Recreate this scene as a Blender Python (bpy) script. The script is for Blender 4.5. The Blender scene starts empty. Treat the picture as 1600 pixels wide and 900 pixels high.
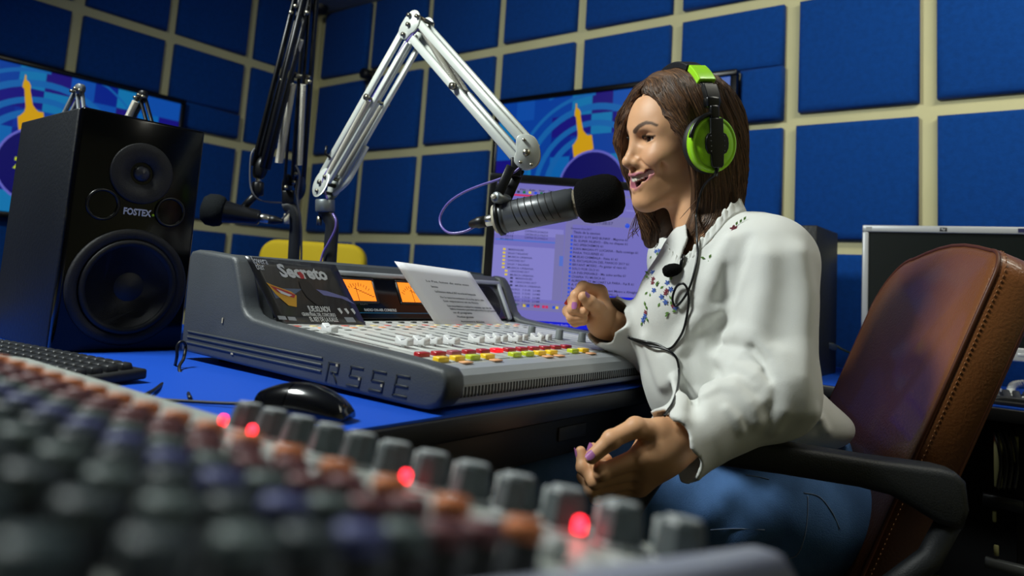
import bpy, bmesh, math, random
import numpy as np
from mathutils import Vector, Matrix
SC = bpy.context.scene
COL = SC.collection
random.seed(7)
# ---------------------------------------------------------------- camera
EYE = Vector((0, 0, .905))
F_PX, YAW, PITCH, ROLL, PX0, PY0 = 1126.0, math.radians(37.66), math.radians(6.5), math.radians(3.78), 800.0, 314.0
_fw = Vector((-math.sin(YAW), math.cos(YAW), 0)); _rt = Vector((math.cos(YAW), math.sin(YAW), 0)); _up = Vector((0, 0, 1))
_f = math.cos(PITCH)*_fw + math.sin(PITCH)*_up
_u = math.cos(PITCH)*_up - math.sin(PITCH)*_fw
CAM_R = math.cos(ROLL)*_rt + math.sin(ROLL)*_u
CAM_D = math.sin(ROLL)*_rt - math.cos(ROLL)*_u
CAM_F = _f
cd = bpy.data.cameras.new('camera'); cam = bpy.data.objects.new('camera', cd); COL.objects.link(cam)
cd.sensor_width = 36; cd.lens = F_PX/1600*36; cd.shift_y = -(450-PY0)/1600; cd.clip_start = .02
cd.dof.use_dof = True; cd.dof.focus_distance = 1.16; cd.dof.aperture_fstop = 3.6; cd.dof.aperture_blades = 9
m = Matrix.Identity(4)
for i, a in enumerate((CAM_R, -CAM_D, -CAM_F)):
    for r in range(3): m[r][i] = a[r]
m.translation = EYE
cam.matrix_world = m
SC.camera = cam
# ---------------------------------------------------------------- world, lamps, exposure
w = bpy.data.worlds.new('room_air'); SC.world = w; w.use_nodes = True
w.node_tree.nodes['Background'].inputs[0].default_value = (.64, .62, .60, 1)
w.node_tree.nodes['Background'].inputs[1].default_value = .008
def area(name, loc, target, sx, sy, power, color):
    l = bpy.data.lights.new(name, 'AREA'); l.shape = 'RECTANGLE'; l.size = sx; l.size_y = sy; l.energy = power; l.color = color
    o = bpy.data.objects.new(name, l); COL.objects.link(o); o.location = loc
    o.rotation_euler = (Vector(target)-Vector(loc)).to_track_quat('-Z', 'Y').to_euler()
    return o
area('ceiling_panel_light', (-1.35, -.05, 2.30), (-.60, .95, .9), .45, .45, 47, (.94, 1.0, .96))
area('added_wall_wash', (.55, 1.45, 2.31), (.30, 2.45, 1.35), 1.2, .25, 17, (1.0, .98, .84))  # added lamp out of view, aimed only at the back wall to brighten it
SC.view_settings.view_transform = 'Standard'; SC.view_settings.look = 'None'
SC.view_settings.gamma = 1; SC.view_settings.use_curve_mapping = False
SC.view_settings.exposure = 0.45
# ---------------------------------------------------------------- helpers
def ray(px, py): return CAM_F + CAM_R*((px-PX0)/F_PX) + CAM_D*((py-PY0)/F_PX)
def at(px, py, d): return EYE + ray(px, py)*d
def at_x(px, py, x): r = ray(px, py); return EYE + r*((x-EYE.x)/r.x)
def at_y(px, py, y): r = ray(px, py); return EYE + r*((y-EYE.y)/r.y)
def at_z(px, py, z): r = ray(px, py); return EYE + r*((z-EYE.z)/r.z)
def lin(c):
    if isinstance(c, str):
        c = c.lstrip('#'); c = [int(c[i:i+2], 16)/255 for i in (0, 2, 4)]
    return tuple(x/12.92 if x <= .04045 else ((x+.055)/1.055)**2.4 for x in c[:3]) + (1,)
MATS = {}
def mat(name, col='#808080', rough=.5, metal=0., bump=0., scale=200., var=0., vscale=8., emit=None, estr=1., coat=0., sss=0., spec=.5, sheen=0., stretch=None, trans=0., detail=2.):
    if name in MATS: return MATS[name]
    M = bpy.data.materials.new(name); M.use_nodes = True; nt = M.node_tree; N = nt.nodes; L = nt.links
    b = N['Principled BSDF']; c = lin(col)
    b.inputs['Base Color'].default_value = c; b.inputs['Roughness'].default_value = rough; b.inputs['Metallic'].default_value = metal
    b.inputs['Specular IOR Level'].default_value = spec; b.inputs['Coat Weight'].default_value = coat; b.inputs['Coat Roughness'].default_value = .08
    b.inputs['Sheen Weight'].default_value = sheen; b.inputs['Transmission Weight'].default_value = trans
    if sss:
        b.inputs['Subsurface Weight'].default_value = sss; b.inputs['Subsurface Radius'].default_value = (.009, .004, .002); b.inputs['Subsurface Scale'].default_value = 1.0
    if emit:
        b.inputs['Emission Color'].default_value = lin(emit); b.inputs['Emission Strength'].default_value = estr
    if bump or var:
        tc = N.new('ShaderNodeTexCoord'); mp = N.new('ShaderNodeMapping'); L.new(tc.outputs['Object'], mp.inputs[0])
        if stretch: mp.inputs['Scale'].default_value = stretch
    if bump:
        n = N.new('ShaderNodeTexNoise'); n.inputs['Scale'].default_value = scale; n.inputs['Detail'].default_value = detail
        L.new(mp.outputs[0], n.inputs['Vector'])
        bp = N.new('ShaderNodeBump'); bp.inputs['Strength'].default_value = bump; bp.inputs['Distance'].default_value = .002
        L.new(n.outputs[0], bp.inputs['Height']); L.new(bp.outputs[0], b.inputs['Normal'])
    if var:
        n2 = N.new('ShaderNodeTexNoise'); n2.inputs['Scale'].default_value = vscale; n2.inputs['Detail'].default_value = 4
        L.new(mp.outputs[0], n2.inputs['Vector'])
        rp = N.new('ShaderNodeValToRGB')
        rp.color_ramp.elements[0].position = .3; rp.color_ramp.elements[1].position = .7
        rp.color_ramp.elements[0].color = tuple(x*(1-var) for x in c[:3])+(1,)
        rp.color_ramp.elements[1].color = tuple(min(1, x*(1+var)) for x in c[:3])+(1,)
        L.new(n2.outputs[0], rp.inputs[0]); L.new(rp.outputs[0], b.inputs['Base Color'])
    MATS[name] = M
    return M
def glow(name, col, s=1.): return mat(name, '#000000', rough=.35, emit=col, estr=s, spec=.3)
def I4(): return Matrix.Identity(4)
def frame(o, x, y, z=None):
    """matrix with origin o and (normalised) axes"""
    x = Vector(x).normalized(); y = Vector(y); y = (y - x*y.dot(x)).normalized()
    z = x.cross(y)
    M = Matrix.Identity(4)
    for i, a in enumerate((x, y, z)):
        for r in range(3): M[r][i] = a[r]
    M.translation = Vector(o)
    return M
class MB:
    """collects shapes and builds ONE mesh object"""
    def __init__(s, M=None): s.bm = bmesh.new(); s.M = M or I4(); s.mi = 0
    def add(s, verts, faces, M=None, smooth=True):
        T = s.M @ M if M is not None else s.M
        vs = [s.bm.verts.new(T @ Vector(v)) for v in verts]
        for f in faces:
            try:
                fc = s.bm.faces.new([vs[i] for i in f]); fc.smooth = smooth; fc.material_index = s.mi
            except ValueError: pass
        return s
    def box(s, c, sz, bev=0., seg=2, M=None, taper=None):
        b = bmesh.new(); bmesh.ops.create_cube(b, size=1)
        for v in b.verts:
            v.co = Vector((v.co.x*sz[0], v.co.y*sz[1], v.co.z*sz[2]))
            if taper and v.co.z > 0: v.co.x *= taper[0]; v.co.y *= taper[1]
        if bev: bmesh.ops.bevel(b, geom=b.edges[:], offset=bev, segments=seg, affect='EDGES', profile=.5)
        b.verts.index_update()
        T = Matrix.Translation(Vector(c))
        s.add([v.co.copy() for v in b.verts], [[v.index for v in f.verts] for f in b.faces], (M @ T) if M is not None else T, smooth=bool(bev))
        b.free(); return s
    def prism(s, poly, h, bev=0., seg=2, M=None, z0=0., smooth=None):
        b = bmesh.new()
        vs = [b.verts.new((p[0], p[1], z0)) for p in poly]
        f = b.faces.new(vs)
        ex = bmesh.ops.extrude_face_region(b, geom=[f])
        for v in ex['geom']:
            if isinstance(v, bmesh.types.BMVert): v.co.z += h
        bmesh.ops.recalc_face_normals(b, faces=b.faces[:])
        if bev:
            eg = [e for e in b.edges if abs(e.verts[0].co.z-e.verts[1].co.z) < 1e-7]
            bmesh.ops.bevel(b, geom=eg, offset=bev, segments=seg, affect='EDGES', profile=.5)
        b.verts.index_update()
        s.add([v.co.copy() for v in b.verts], [[v.index for v in f.verts] for f in b.faces], M, smooth=bool(bev) if smooth is None else smooth)
        b.free(); return s
    def lathe(s, prof, n=24, M=None, smooth=True, closed=False):
        """prof: (radius, z) revolved about local z"""
        vs = []; fs = []
        for r, z in prof:
            for k in range(n):
                a = 2*math.pi*k/n; vs.append((r*math.cos(a), r*math.sin(a), z))
        m = len(prof)
        for i in range(m if closed else m-1):
            for k in range(n):
                k2 = (k+1) % n; j = (i+1) % m
                fs.append((i*n+k, i*n+k2, j*n+k2, j*n+k))
        if not closed:
            if prof[0][0] > 1e-6: fs.append(tuple(range(n))[::-1])
            if prof[-1][0] > 1e-6: fs.append(tuple((m-1)*n+k for k in range(n)))
        s.add(vs, fs, M, smooth)
        return s
    def cyl(s, a, b, r, n=16, r2=None, bev=0.):
        a = Vector(a); b = Vector(b); d = b-a; L = d.length
        M = d.to_track_quat('Z', 'Y').to_matrix().to_4x4(); M.translation = a
        r2 = r if r2 is None else r2
        pr = [(r, 0), (r2, L)] if not bev else [(r-bev, 0), (r, bev), (r2, L-bev), (r2-bev, L)]
        return s.lathe(pr, n, M)
    def tube(s, pts, r, n=8, closed=False):
        P = [Vector(p) for p in pts]; m = len(P)
        rs = r if isinstance(r, (list, tuple)) else [r]*m
        vs = []; fs = []; up = None
        for i in range(m):
            if closed: t = P[(i+1) % m]-P[i-1]
            else: t = P[min(i+1, m-1)]-P[max(i-1, 0)]
            t.normalize()
            if up is None:
                up = t.orthogonal().normalized()
            up = (up - t*up.dot(t))
            up = up.normalized() if up.length > 1e-6 else t.orthogonal().normalized()
            sd = t.cross(up)
            for k in range(n):
                a = 2*math.pi*k/n; vs.append(P[i] + up*(rs[i]*math.cos(a)) + sd*(rs[i]*math.sin(a)))
        for i in range(m if closed else m-1):
            for k in range(n):
                j = (i+1) % m; k2 = (k+1) % n
                fs.append((i*n+k, i*n+k2, j*n+k2, j*n+k))
        if not closed: fs += [tuple(range(n))[::-1], tuple((m-1)*n+k for k in range(n))]
        return s.add(vs, fs)
    def coil(s, a, b, R, r, turns, n=5, per=10):
        a = Vector(a); b = Vector(b); d = (b-a); t = d.normalized(); u = t.orthogonal().normalized(); v = t.cross(u)
        N_ = int(turns*per)
        return s.tube([a + d*(i/N_) + u*(R*math.cos(2*math.pi*i/per)) + v*(R*math.sin(2*math.pi*i/per)) for i in range(N_+1)], r, n)
    def build(s, name, mats, parent=None, smooth_angle=None):
        me = bpy.data.meshes.new(name)
        bmesh.ops.recalc_face_normals(s.bm, faces=s.bm.faces[:]) if not getattr(s, 'keep', False) else None
        s.bm.to_mesh(me); s.bm.free()
        for M in (mats if isinstance(mats, (list, tuple)) else [mats]): me.materials.append(M)
        return link(name, me, parent)
def link(name, me, parent=None):
    o = bpy.data.objects.new(name, me); COL.objects.link(o)
    if parent is not None: adopt(o, parent)
    return o
WM = {}
def adopt(o, parent):
    o.parent = parent; o.matrix_parent_inverse = WM.get(parent.name, Matrix.Identity(4)).inverted()
def thing(name, label, cat, loc=(0, 0, 0), group=None):
    o = bpy.data.objects.new(name, None); COL.objects.link(o); o.location = loc; o.empty_display_size = .05; WM[o.name] = Matrix.Translation(Vector(loc))
    o['label'] = label; o['category'] = cat
    if group: o['group'] = group
    return o
def tag(o, label, cat, group=None):
    o['label'] = label; o['category'] = cat
    if group: o['group'] = group
    return o
def structure(o): o['kind'] = 'structure'; return o
def inst(src, M, parent, name=None):
    """a copy sharing mesh data, placed by a world matrix"""
    o = bpy.data.objects.new(name or src.name.split('.')[0], src.data if hasattr(src, 'data') else src); COL.objects.link(o)
    if parent is not None: adopt(o, parent)
    o.matrix_basis = M; WM[o.name] = M.copy()
    return o
def spline(pts, n=8):
    P = [Vector(p) for p in pts]; out = []
    for i in range(len(P)-1):
        p0 = P[max(i-1, 0)]; p1 = P[i]; p2 = P[i+1]; p3 = P[min(i+2, len(P)-1)]
        for k in range(n):
            t = k/n
            out.append(.5*((2*p1) + (p2-p0)*t + (2*p0-5*p1+4*p2-p3)*t*t + (3*p1-p0-3*p2+p3)*t**3))
    out.append(P[-1]); return out
def rrect(w, h, r, n=5):
    out = []
    for cx, cy, a0 in ((w/2-r, h/2-r, 0), (-w/2+r, h/2-r, 90), (-w/2+r, -h/2+r, 180), (w/2-r, -h/2+r, 270)):
        for k in range(n+1):
            a = math.radians(a0+90*k/n); out.append((cx+r*math.cos(a), cy+r*math.sin(a)))
    return out
def ellipse(rx, ry, n=24, c=(0, 0)): return [(c[0]+rx*math.cos(2*math.pi*k/n), c[1]+ry*math.sin(2*math.pi*k/n)) for k in range(n)]
def text(s, size, M, material, parent, name='lettering', width=None, shear=0., bold=0., align='LEFT', depth=.0003, label=None):
    cu = bpy.data.curves.new(name, 'FONT'); cu.body = s; cu.size = size; cu.align_x = align; cu.shear = shear; cu.offset = bold; cu.resolution_u = 2
    cu.extrude = depth/2
    t = bpy.data.objects.new('tmp_text', cu); COL.objects.link(t)
    dg = bpy.context.evaluated_depsgraph_get()
    me = bpy.data.meshes.new_from_object(t.evaluated_get(dg)); COL.objects.unlink(t); bpy.data.objects.remove(t); bpy.data.curves.remove(cu)
    if width and len(me.vertices):
        xs = [v.co.x for v in me.vertices]; k = width/max(1e-6, max(xs)-min(xs))
        for v in me.vertices: v.co.x *= k
    me.transform(M); me.materials.clear(); me.materials.append(material); me.name = name
    o = link(name, me, parent)
    if label: o['label'] = label
    return o
# ---------------------------------------------------------------- room shell
YB, XL, ZC = 2.45, -3.32, 2.345
XR, YF = 2.2, -2.2
wall_m = mat('cream_wall_paint', '#cdc798', .75, bump=.08, scale=300, var=.05, vscale=4)
ceil_m = mat('ceiling_paint', '#8f9698', .85)
floor_m = mat('dark_floor', '#1d1d20', .5, var=.2, vscale=6)
def slab(name, lo, hi, m):
    c = [(a+b)/2 for a, b in zip(lo, hi)]; s = [b-a for a, b in zip(lo, hi)]
    return structure(MB().box(c, s).build(name, m))
slab('floor', (XL-.1, YF-.1, -.1), (XR+.1, YB+.1, 0), floor_m)
slab('ceiling', (XL-.1, YF-.1, ZC), (XR+.1, YB+.1, ZC+.1), ceil_m)
wall_back = slab('wall_back', (XL-.1, YB, 0), (XR+.1, YB+.1, ZC), wall_m)
wall_left = slab('wall_left', (XL-.1, YF, 0), (XL, YB, ZC), wall_m)
slab('wall_right', (XR, YF, 0), (XR+.1, YB, ZC), wall_m)
slab('wall_front', (XL-.1, YF-.1, 0), (XR+.1, YF, ZC), wall_m)
foam = mat('blue_panel_fabric', '#083f88', .92, bump=.5, scale=420, var=.10, vscale=60, spec=.15, sheen=.05)
def panel(wall, lo, hi, z0, z1, th=.035):
    w = hi-lo; h = z1-z0
    b = MB()
    bv = .011
    pts = []
    # frame-like bevelled pad: wide chamfer to the front, straight sides
    q = [(-w/2, -h/2), (w/2, -h/2), (w/2, h/2), (-w/2, h/2)]
    rings = [(0, 0), (0, th*.62), (.004, th*.78), (.011, th*.93), (.020, th), ]
    vs = []; fs = []
    for ins, d in rings:
        for x, y in q: vs.append((x-math.copysign(ins, x), y-math.copysign(ins, y), d))
    for i in range(len(rings)-1):
        for k in range(4): fs.append((i*4+k, i*4+(k+1) % 4, (i+1)*4+(k+1) % 4, (i+1)*4+k))
    n = len(rings)-1; fs.append((n*4, n*4+1, n*4+2, n*4+3))
    c = (lo+hi)/2; cz = (z0+z1)/2
    if wall is wall_back: M = frame((c, YB, cz), (1, 0, 0), (0, 0, 1))
    else: M = frame((XL, c, cz), (0, 1, 0), (0, 0, 1))
    b.add(vs, fs, M)
    return b.build('acoustic_panel', foam, wall)
SW = .025
xs = [-3.30, -2.885, -2.462, -2.004, -1.578, -1.147, -.724, -.3185, .11, .54, .97, 1.40, 1.83, 2.2]
zs = [.229, .662, 1.086, 1.510, 1.943, 2.364]
def jit(): return random.uniform(-.003, .003)
for i in range(len(xs)-1):
    for j in range(len(zs)-1):
        if zs[j] < .5: continue
        if j == 3 and i == 5:      # cell shared with the television: a cut upper pad and a small thicker pad
            panel(wall_back, xs[i]+SW, xs[i+1]-SW, 1.703, zs[j+1]-SW)
            panel(wall_back, -.893, xs[i+1]-SW+.002, zs[j]+SW-.02, 1.698, th=.05)
            continue
        if j == 3 and i in (3, 4):
            panel(wall_back, xs[i]+SW, xs[i+1]-SW, 1.700, zs[j+1]-SW); continue
        if j == 2 and i in (3, 4, 5) and False: continue
        panel(wall_back, xs[i]+SW+jit(), xs[i+1]-SW+jit(), zs[j]+SW+jit(), zs[j+1]-SW+jit())
ys = [-2.19, -1.68, -1.27, -.86, -.45, -.04, .38, .79, 1.19, 1.59, 2.0, 2.41]
for i in range(len(ys)-1):
    for j in range(len(zs)-1):
        if zs[j] < .5: continue
        lo, hi = ys[i]+SW, ys[i+1]-SW
        if j == 3 and i in (7, 8): panel(wall_left, lo, hi, 1.665, zs[j+1]-SW); continue
        if j == 3 and i == 9:
            panel(wall_left, lo, hi, 1.663, zs[j+1]-SW); panel(wall_left, 1.685, hi, zs[j]+SW, 1.657, th=.05); continue
        panel(wall_left, lo+jit(), hi+jit(), zs[j]+SW+jit(), zs[j+1]-SW+jit())
# small dark bracket and round dome fitted to the walls
blk = mat('black_plastic', '#101113', .42)
t = thing('wall_speaker_bracket', 'small black bracket knob fixed on a cream joint left of the white boom arm', 'bracket', (-2.846, 2.41, 1.926))
MB().box((-2.846, 2.43, 1.926), (.05, .04, .06), .008).build('plate', blk, t)
MB().cyl((-2.846, 2.41, 1.926), (-2.846, 2.36, 1.926), .028, 16, bev=.006).build('knob', blk, t)
t = thing('dome_camera', 'black round dome high up in the corner where two walls meet', 'camera', (-3.23, 2.36, 2.35))
MB().lathe([(.05, .08), (.05, .0), (.044, -.02), (.03, -.036), (.0, -.043)], 20, Matrix.Translation((-3.23, 2.34, 2.34))).build('dome', blk, t)
# ---------------------------------------------------------------- televisions (one per wall), showing the same station graphic
tv_black = mat('tv_bezel_black', '#08080a', .25)
SCR = [glow('screen_blue_%d' % k, c, .36) for k, c in enumerate(('#0b3fc0', '#2018a0', '#0d7fe0', '#1464d8', '#2a1a98', '#0a52c8', '#1a96e0', '#0c2fb0'))]
gold = glow('screen_gold', '#e8b010', .5); navy = glow('screen_navy', '#14107a', .36); ring_m = glow('screen_ring', '#1f86e8', .32); lilac = glow('screen_lilac', '#6a6ad0', .55); lime = glow('screen_lime', '#c8d820', .6)
def television(label, M, W, Hh):
    """M: origin = centre of the screen, x right, y up, z out of the screen"""
    t = thing('television', label, 'television', M.translation, 'wall televisions')
    t_ = .022
    MB(M).box((0, 0, -.0225), (W-.01, Hh-.01, .03), .005).build('housing', tv_black, t)
    b = MB(M)
    for c, s in (((0, Hh/2-t_/2, 0), (W, t_, .03)), ((0, -Hh/2+t_/2, 0), (W, t_, .03)), ((-W/2+t_/2, 0, 0), (t_, Hh-2*t_, .03)), ((W/2-t_/2, 0, 0), (t_, Hh-2*t_, .03))):
        b.box(c, s, .004)
    b.build('bezel', tv_black, t)
    w2, h2 = W-2*t_, Hh-2*t_
    rnd = random.Random(3)
    b = MB(M); n = 11; mrows = 7
    pat = {}
    for i in range(n):
        for j in range(mrows):
            b.mi = rnd.choice([0, 0, 1, 2, 3, 3, 4, 5, 5, 6, 7]) if j > 2 else rnd.choice([0, 3, 5, 6, 2, 7])
            x0 = -w2/2+w2*i/n; x1 = -w2/2+w2*(i+1)/n; y0 = -h2/2+h2*j/mrows; y1 = -h2/2+h2*(j+1)/mrows
            b.add([(x0, y0, .004), (x1, y0, .004), (x1, y1, .004), (x0, y1, .004)], [(0, 1, 2, 3)], smooth=False)
    sc = b.build('screen', SCR, t)
    cx, cy = -.03*W, -.16*Hh
    b = MB(M)
    for r0, r1, a0, a1 in ((.30, .325, 20, 170), (.24, .262, 60, 200), (.355, .37, 90, 185), (.19, .215, 95, 215), (.41, .418, 30, 120)):
        vs = []; fs = []
        for k in range(25):
            a = math.radians(a0+(a1-a0)*k/24)
            for r in (r0*W, r1*W):
                x = cx+r*math.cos(a); y = cy+r*math.sin(a)
                vs.append((max(-w2/2, min(w2/2, x)), max(-h2/2, min(h2/2, y)), .0048))
        for k in range(24): fs.append((2*k, 2*k+1, 2*k+3, 2*k+2))
        b.add(vs, fs, smooth=False)
    b.build('ring_graphic', ring_m, t)
    tw = [(660, 200), (668, 203), (672, 235), (690, 245), (703, 268), (705, 300), (718, 350), (732, 400), (755, 425), (770, 437), (803, 436), (823, 535), (760, 560), (700, 590), (674, 612), (660, 550), (652, 500), (668, 485), (688, 455), (690, 420), (680, 370), (668, 300), (655, 290), (655, 262), (660, 235)]
    k = W/1.065
    MB(M).prism([((-.12+(p[0]-663)*.00057)*k, (.255-(p[1]-200)*.00057)*k) for p in tw], .0008, z0=.005).build('tower_graphic', gold, t)
    R = .146*k
    c2 = (-.030*k, -.095*k)
    MB(M).prism(ellipse(R*1.06, R*1.06, 40, c2), .0006, z0=.0062).build('badge_rim', lilac, t)
    MB(M).prism(ellipse(R, R, 40, c2), .0006, z0=.0072).build('badge', navy, t)
    text('zol', .085*k, M @ Matrix.Translation((c2[0]-.085*k, c2[1]-.02*k, .0085)), lime, t, 'badge_lettering', bold=.003)
    return t
TW, TH = 1.065, .62
television('black framed television on the back wall behind the woman, blue tower graphic', frame((-1.4175, 2.375, .905+.785-TH/2), (1, 0, 0), (0, 0, 1)), TW, TH)
television('black framed television on the left wall behind the black loudspeaker', frame((-3.245, 1.665-TW/2, .905+.745-TH/2), (0, 1, 0), (0, 0, 1)), TW, TH)
# ---------------------------------------------------------------- desks
ZD = .75
blue_lam = mat('blue_laminate', '#1650c4', .42, bump=.05, scale=500, spec=.4)
edge_m = mat('black_edge_band', '#15161a', .4)
dark_m = mat('black_desk_panel', '#0b0c0f', .5)
def desk(label, lo, hi, legs, panels, ZD=.75):
    t = thing('desk', label, 'desk', ((lo[0]+hi[0])/2, (lo[1]+hi[1])/2, 0))
    w, d = hi[0]-lo[0], hi[1]-lo[1]; c = ((lo[0]+hi[0])/2, (lo[1]+hi[1])/2)
    MB().box((c[0], c[1], ZD-.0015), (w-.006, d-.006, .003)).build('desktop_laminate', blue_lam, t)
    MB().box((c[0], c[1], ZD-.003-.014), (w, d, .028), .003).build('desktop_board', edge_m, t)
    for x, y in legs: MB().box((x, y, (ZD-.031)/2), (.06, .06, ZD-.031), .006).build('leg', dark_m, t)
    for c_, s_ in panels: MB().box(c_, s_, .002).build('modesty_panel', dark_m, t)
    return t
t = desk('long blue topped desk with black edges under the broadcast console', (-1.75, -.55), (-.562, 1.865), [(-1.68, -.48), (-.66, -.48), (-1.68, 1.8)], [((-1.05, .50, .36), (.02, 1.9, .71)), ((-.600, .66, .69), (.016, 2.3, .062))])
# label plate under the desk edge
MB().box((-.5905, .95, .690), (.003, .075, .020), .001).build('grey_label_plate', mat('dull_grey_plate', '#23262a', .5), t)
Z2 = .715
t = desk('blue desk along the back wall carrying the silver monitor', (-1.85, 1.87), (1.25, 2.41), [(-1.78, 1.95), (1.18, 1.95), (1.18, 2.33), (-1.78, 2.33)], [((.35, 2.36, .45), (1.6, .02, .5)), ((-.52, 2.15, .34), (.02, .45, .66))], ZD=Z2)
t = thing('desk', 'dark side desk hidden beneath the blurred mixer in front', 'desk', (-.2, -.1, 0))
MB().box((-.22, -.13, ZD-.017), (.67, .80, .034), .003).build('desktop_board', edge_m, t)
for x, y in ((.08, .2), (.08, -.48), (-.5, .2), (-.5, -.48)): MB().box((x, y, (ZD-.034)/2), (.05, .05, ZD-.034), .004).build('leg', dark_m, t)
# ---------------------------------------------------------------- loudspeakers
cab_m = mat('speaker_vinyl', '#15181b', .5, bump=.35, scale=150, var=.12, vscale=5)
gloss_m = mat('speaker_gloss_front', '#030304', .14, coat=.05, spec=.25)
cone_m = mat('speaker_cone', '#08090a', .6); rub_m = mat('speaker_rubber', '#0a0a0b', .55); foamr = mat('speaker_frame', '#121214', .6, bump=.2, scale=500)
white_print = mat('white_print', '#c9ccd0', .6); green_print = mat('green_print', '#a8d020', .6)
def loudspeaker(label, M, W, Hh, D, full=True, grp='studio loudspeakers'):
    """M at bottom centre of the front; x right seen from the front, y up, z out"""
    t = thing('loudspeaker', label, 'speaker', M.translation, grp)
    MB(M).box((0, Hh/2, -D/2-.011), (W, Hh, D-.022), .003).build('cabinet', cab_m, t)
    fb = MB(M).box((0, Hh/2, -.0105), (W, Hh, .019), .005, 3).build('front_baffle', gloss_m, t)
    k = Hh/.393
    wy = .107*k; R = .097*k
    b = MB(M @ Matrix.Translation((0, wy, 0)))
    b.lathe([(R, -.002), (R, .004), (R-.004, .0065), (R*.84, .0065), (R*.82, .003)], 48)
    b.build('woofer_frame', foamr, t)
    MB(M @ Matrix.Translation((0, wy, 0))).lathe([(R*.82, .003), (R*.80, .008), (R*.755, .0095), (R*.71, .007), (R*.685, .001)], 48).build('woofer_surround', rub_m, t)
    co = MB(M @ Matrix.Translation((0, wy, 0))).lathe([(R*.685, .001), (R*.52, -.004), (R*.33, -.0085), (R*.31, -.0085)], 48).build('woofer_cone', cone_m, t)
    MB(M @ Matrix.Translation((0, wy, 0))).lathe([(R*.335, -.008), (R*.30, -.001), (R*.22, .005), (R*.11, .0085), (0, .0096)], 32).build('dust_cap', cone_m, t)
    ty = .299*k; rt = .052*k
    MB(M @ Matrix.Translation((0, ty, 0))).lathe([(rt, -.002), (rt, .002), (rt-.002, .0032), (rt*.38, .002), (rt*.36, -.004), (rt*.30, -.006)], 40).build('tweeter_plate', foamr, t)
    MB(M @ Matrix.Translation((0, ty, 0))).lathe([(rt*.30, -.006), (rt*.27, .0), (rt*.17, .0045), (0, .0065)], 24).build('tweeter_dome', mat('tweeter_dome_silk', '#26262a', .35), t)
    for sx in (-1, 1):
        MB(M @ Matrix.Translation((sx*.0555*k, .2395*k, 0))).lathe([(.0265*k, -.002), (.0265*k, .001), (.024*k, .0025), (.0215*k, .0), (.0205*k, -.012), (.0, -.0125)], 32).build('bass_port', mat('port_black', '#020203', .3), t)
    text('FOSTEX', .0155*k, M @ Matrix.Translation((-.023*k, .2275*k, .0004)), white_print, t, 'logo_lettering', width=.046*k, bold=.0006)
    MB(M @ Matrix.Translation((.0265*k, .2305*k, 0))).cyl((0, 0, -.0005), (0, 0, .001), .0022*k, 12).build('logo_dot', green_print, t)
    MB(M).box((0, -.0 + .001, -D*.5), (W*.8, .002, D*.8)).build('base_pad', rub_m, t)
    return t
SPW = .206
loudspeaker('glossy black loudspeaker with round woofer in the left foreground', frame((-1.247, .477+SPW/2, ZD), (.03, 1, 0), (0, 0, 1)), SPW, .393, .29)
loudspeaker('black loudspeaker cabinet half hidden behind the woman on the back desk', frame((-.782, 2.085, Z2), (0, -1, 0), (0, 0, 1)), .222, .393, .27)
# ---------------------------------------------------------------- broadcast console
H_ = .905
gun = mat('gunmetal_paint', '#4a4e50', .46, metal=.05, bump=.25, scale=700, var=.08, vscale=9, spec=.5)
silver = mat('console_silver', '#a4a9ae', .38, metal=.12, spec=.5)
deck_m = mat('console_deck_panel', '#c4c6c2', .45, metal=.1)
bridge_black = mat('bridge_black', '#050506', .16)
chip = mat('bare_metal_chip', '#b5ab8e', .6)
con = thing('broadcast_console', 'grey radio on-air mixing console with lit orange meters on the blue desk', 'console', (-.8, .93, ZD))
CY0, CY1 = .622, 1.275
def zz(z): return z+H_
cheek = [(-1.135, -.143), (-.60, -.152), (-.583, -.151), (-.568, -.145), (-.558, -.134), (-.555, -.121), (-.557, -.110), (-.565, -.102), (-.60, -.0985), (-.66, -.0945), (-.784, -.088), (-.90, -.080), (-.945, -.0755), (-.962, -.070), (-.973, -.060), (-.980, -.045), (-1.003, .004), (-1.008, .011), (-1.018, .014), (-1.12, .021), (-1.137, .018), (-1.142, .008)]
# x,z profile -> local frame x = -X? use frame with x axis = +X, y axis = +Z, z axis = -Y
def ckframe(y): return frame((0, y, H_), (1, 0, 0), (0, 0, 1))
CT = .034
for y in (CY0, CY1+.004):
    ck = MB(ckframe(y)).prism([(p[0], p[1]) for p in cheek], -CT, .007, 3, z0=0).build('side_cheek', gun, con)
    if y == CY0: ck0 = ck
Mside = ckframe(CY0)
dk = mat('groove_shadow_paint', '#25292c', .5)
for k in range(3):
    MB(Mside).box((-.945, -.1255-.0085*k+.002, .0006), (.34, .0028, .0024), .0008, M=Matrix.Rotation(-.012, 4, 'Z')).build('groove_rib', gun, ck0)
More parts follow.
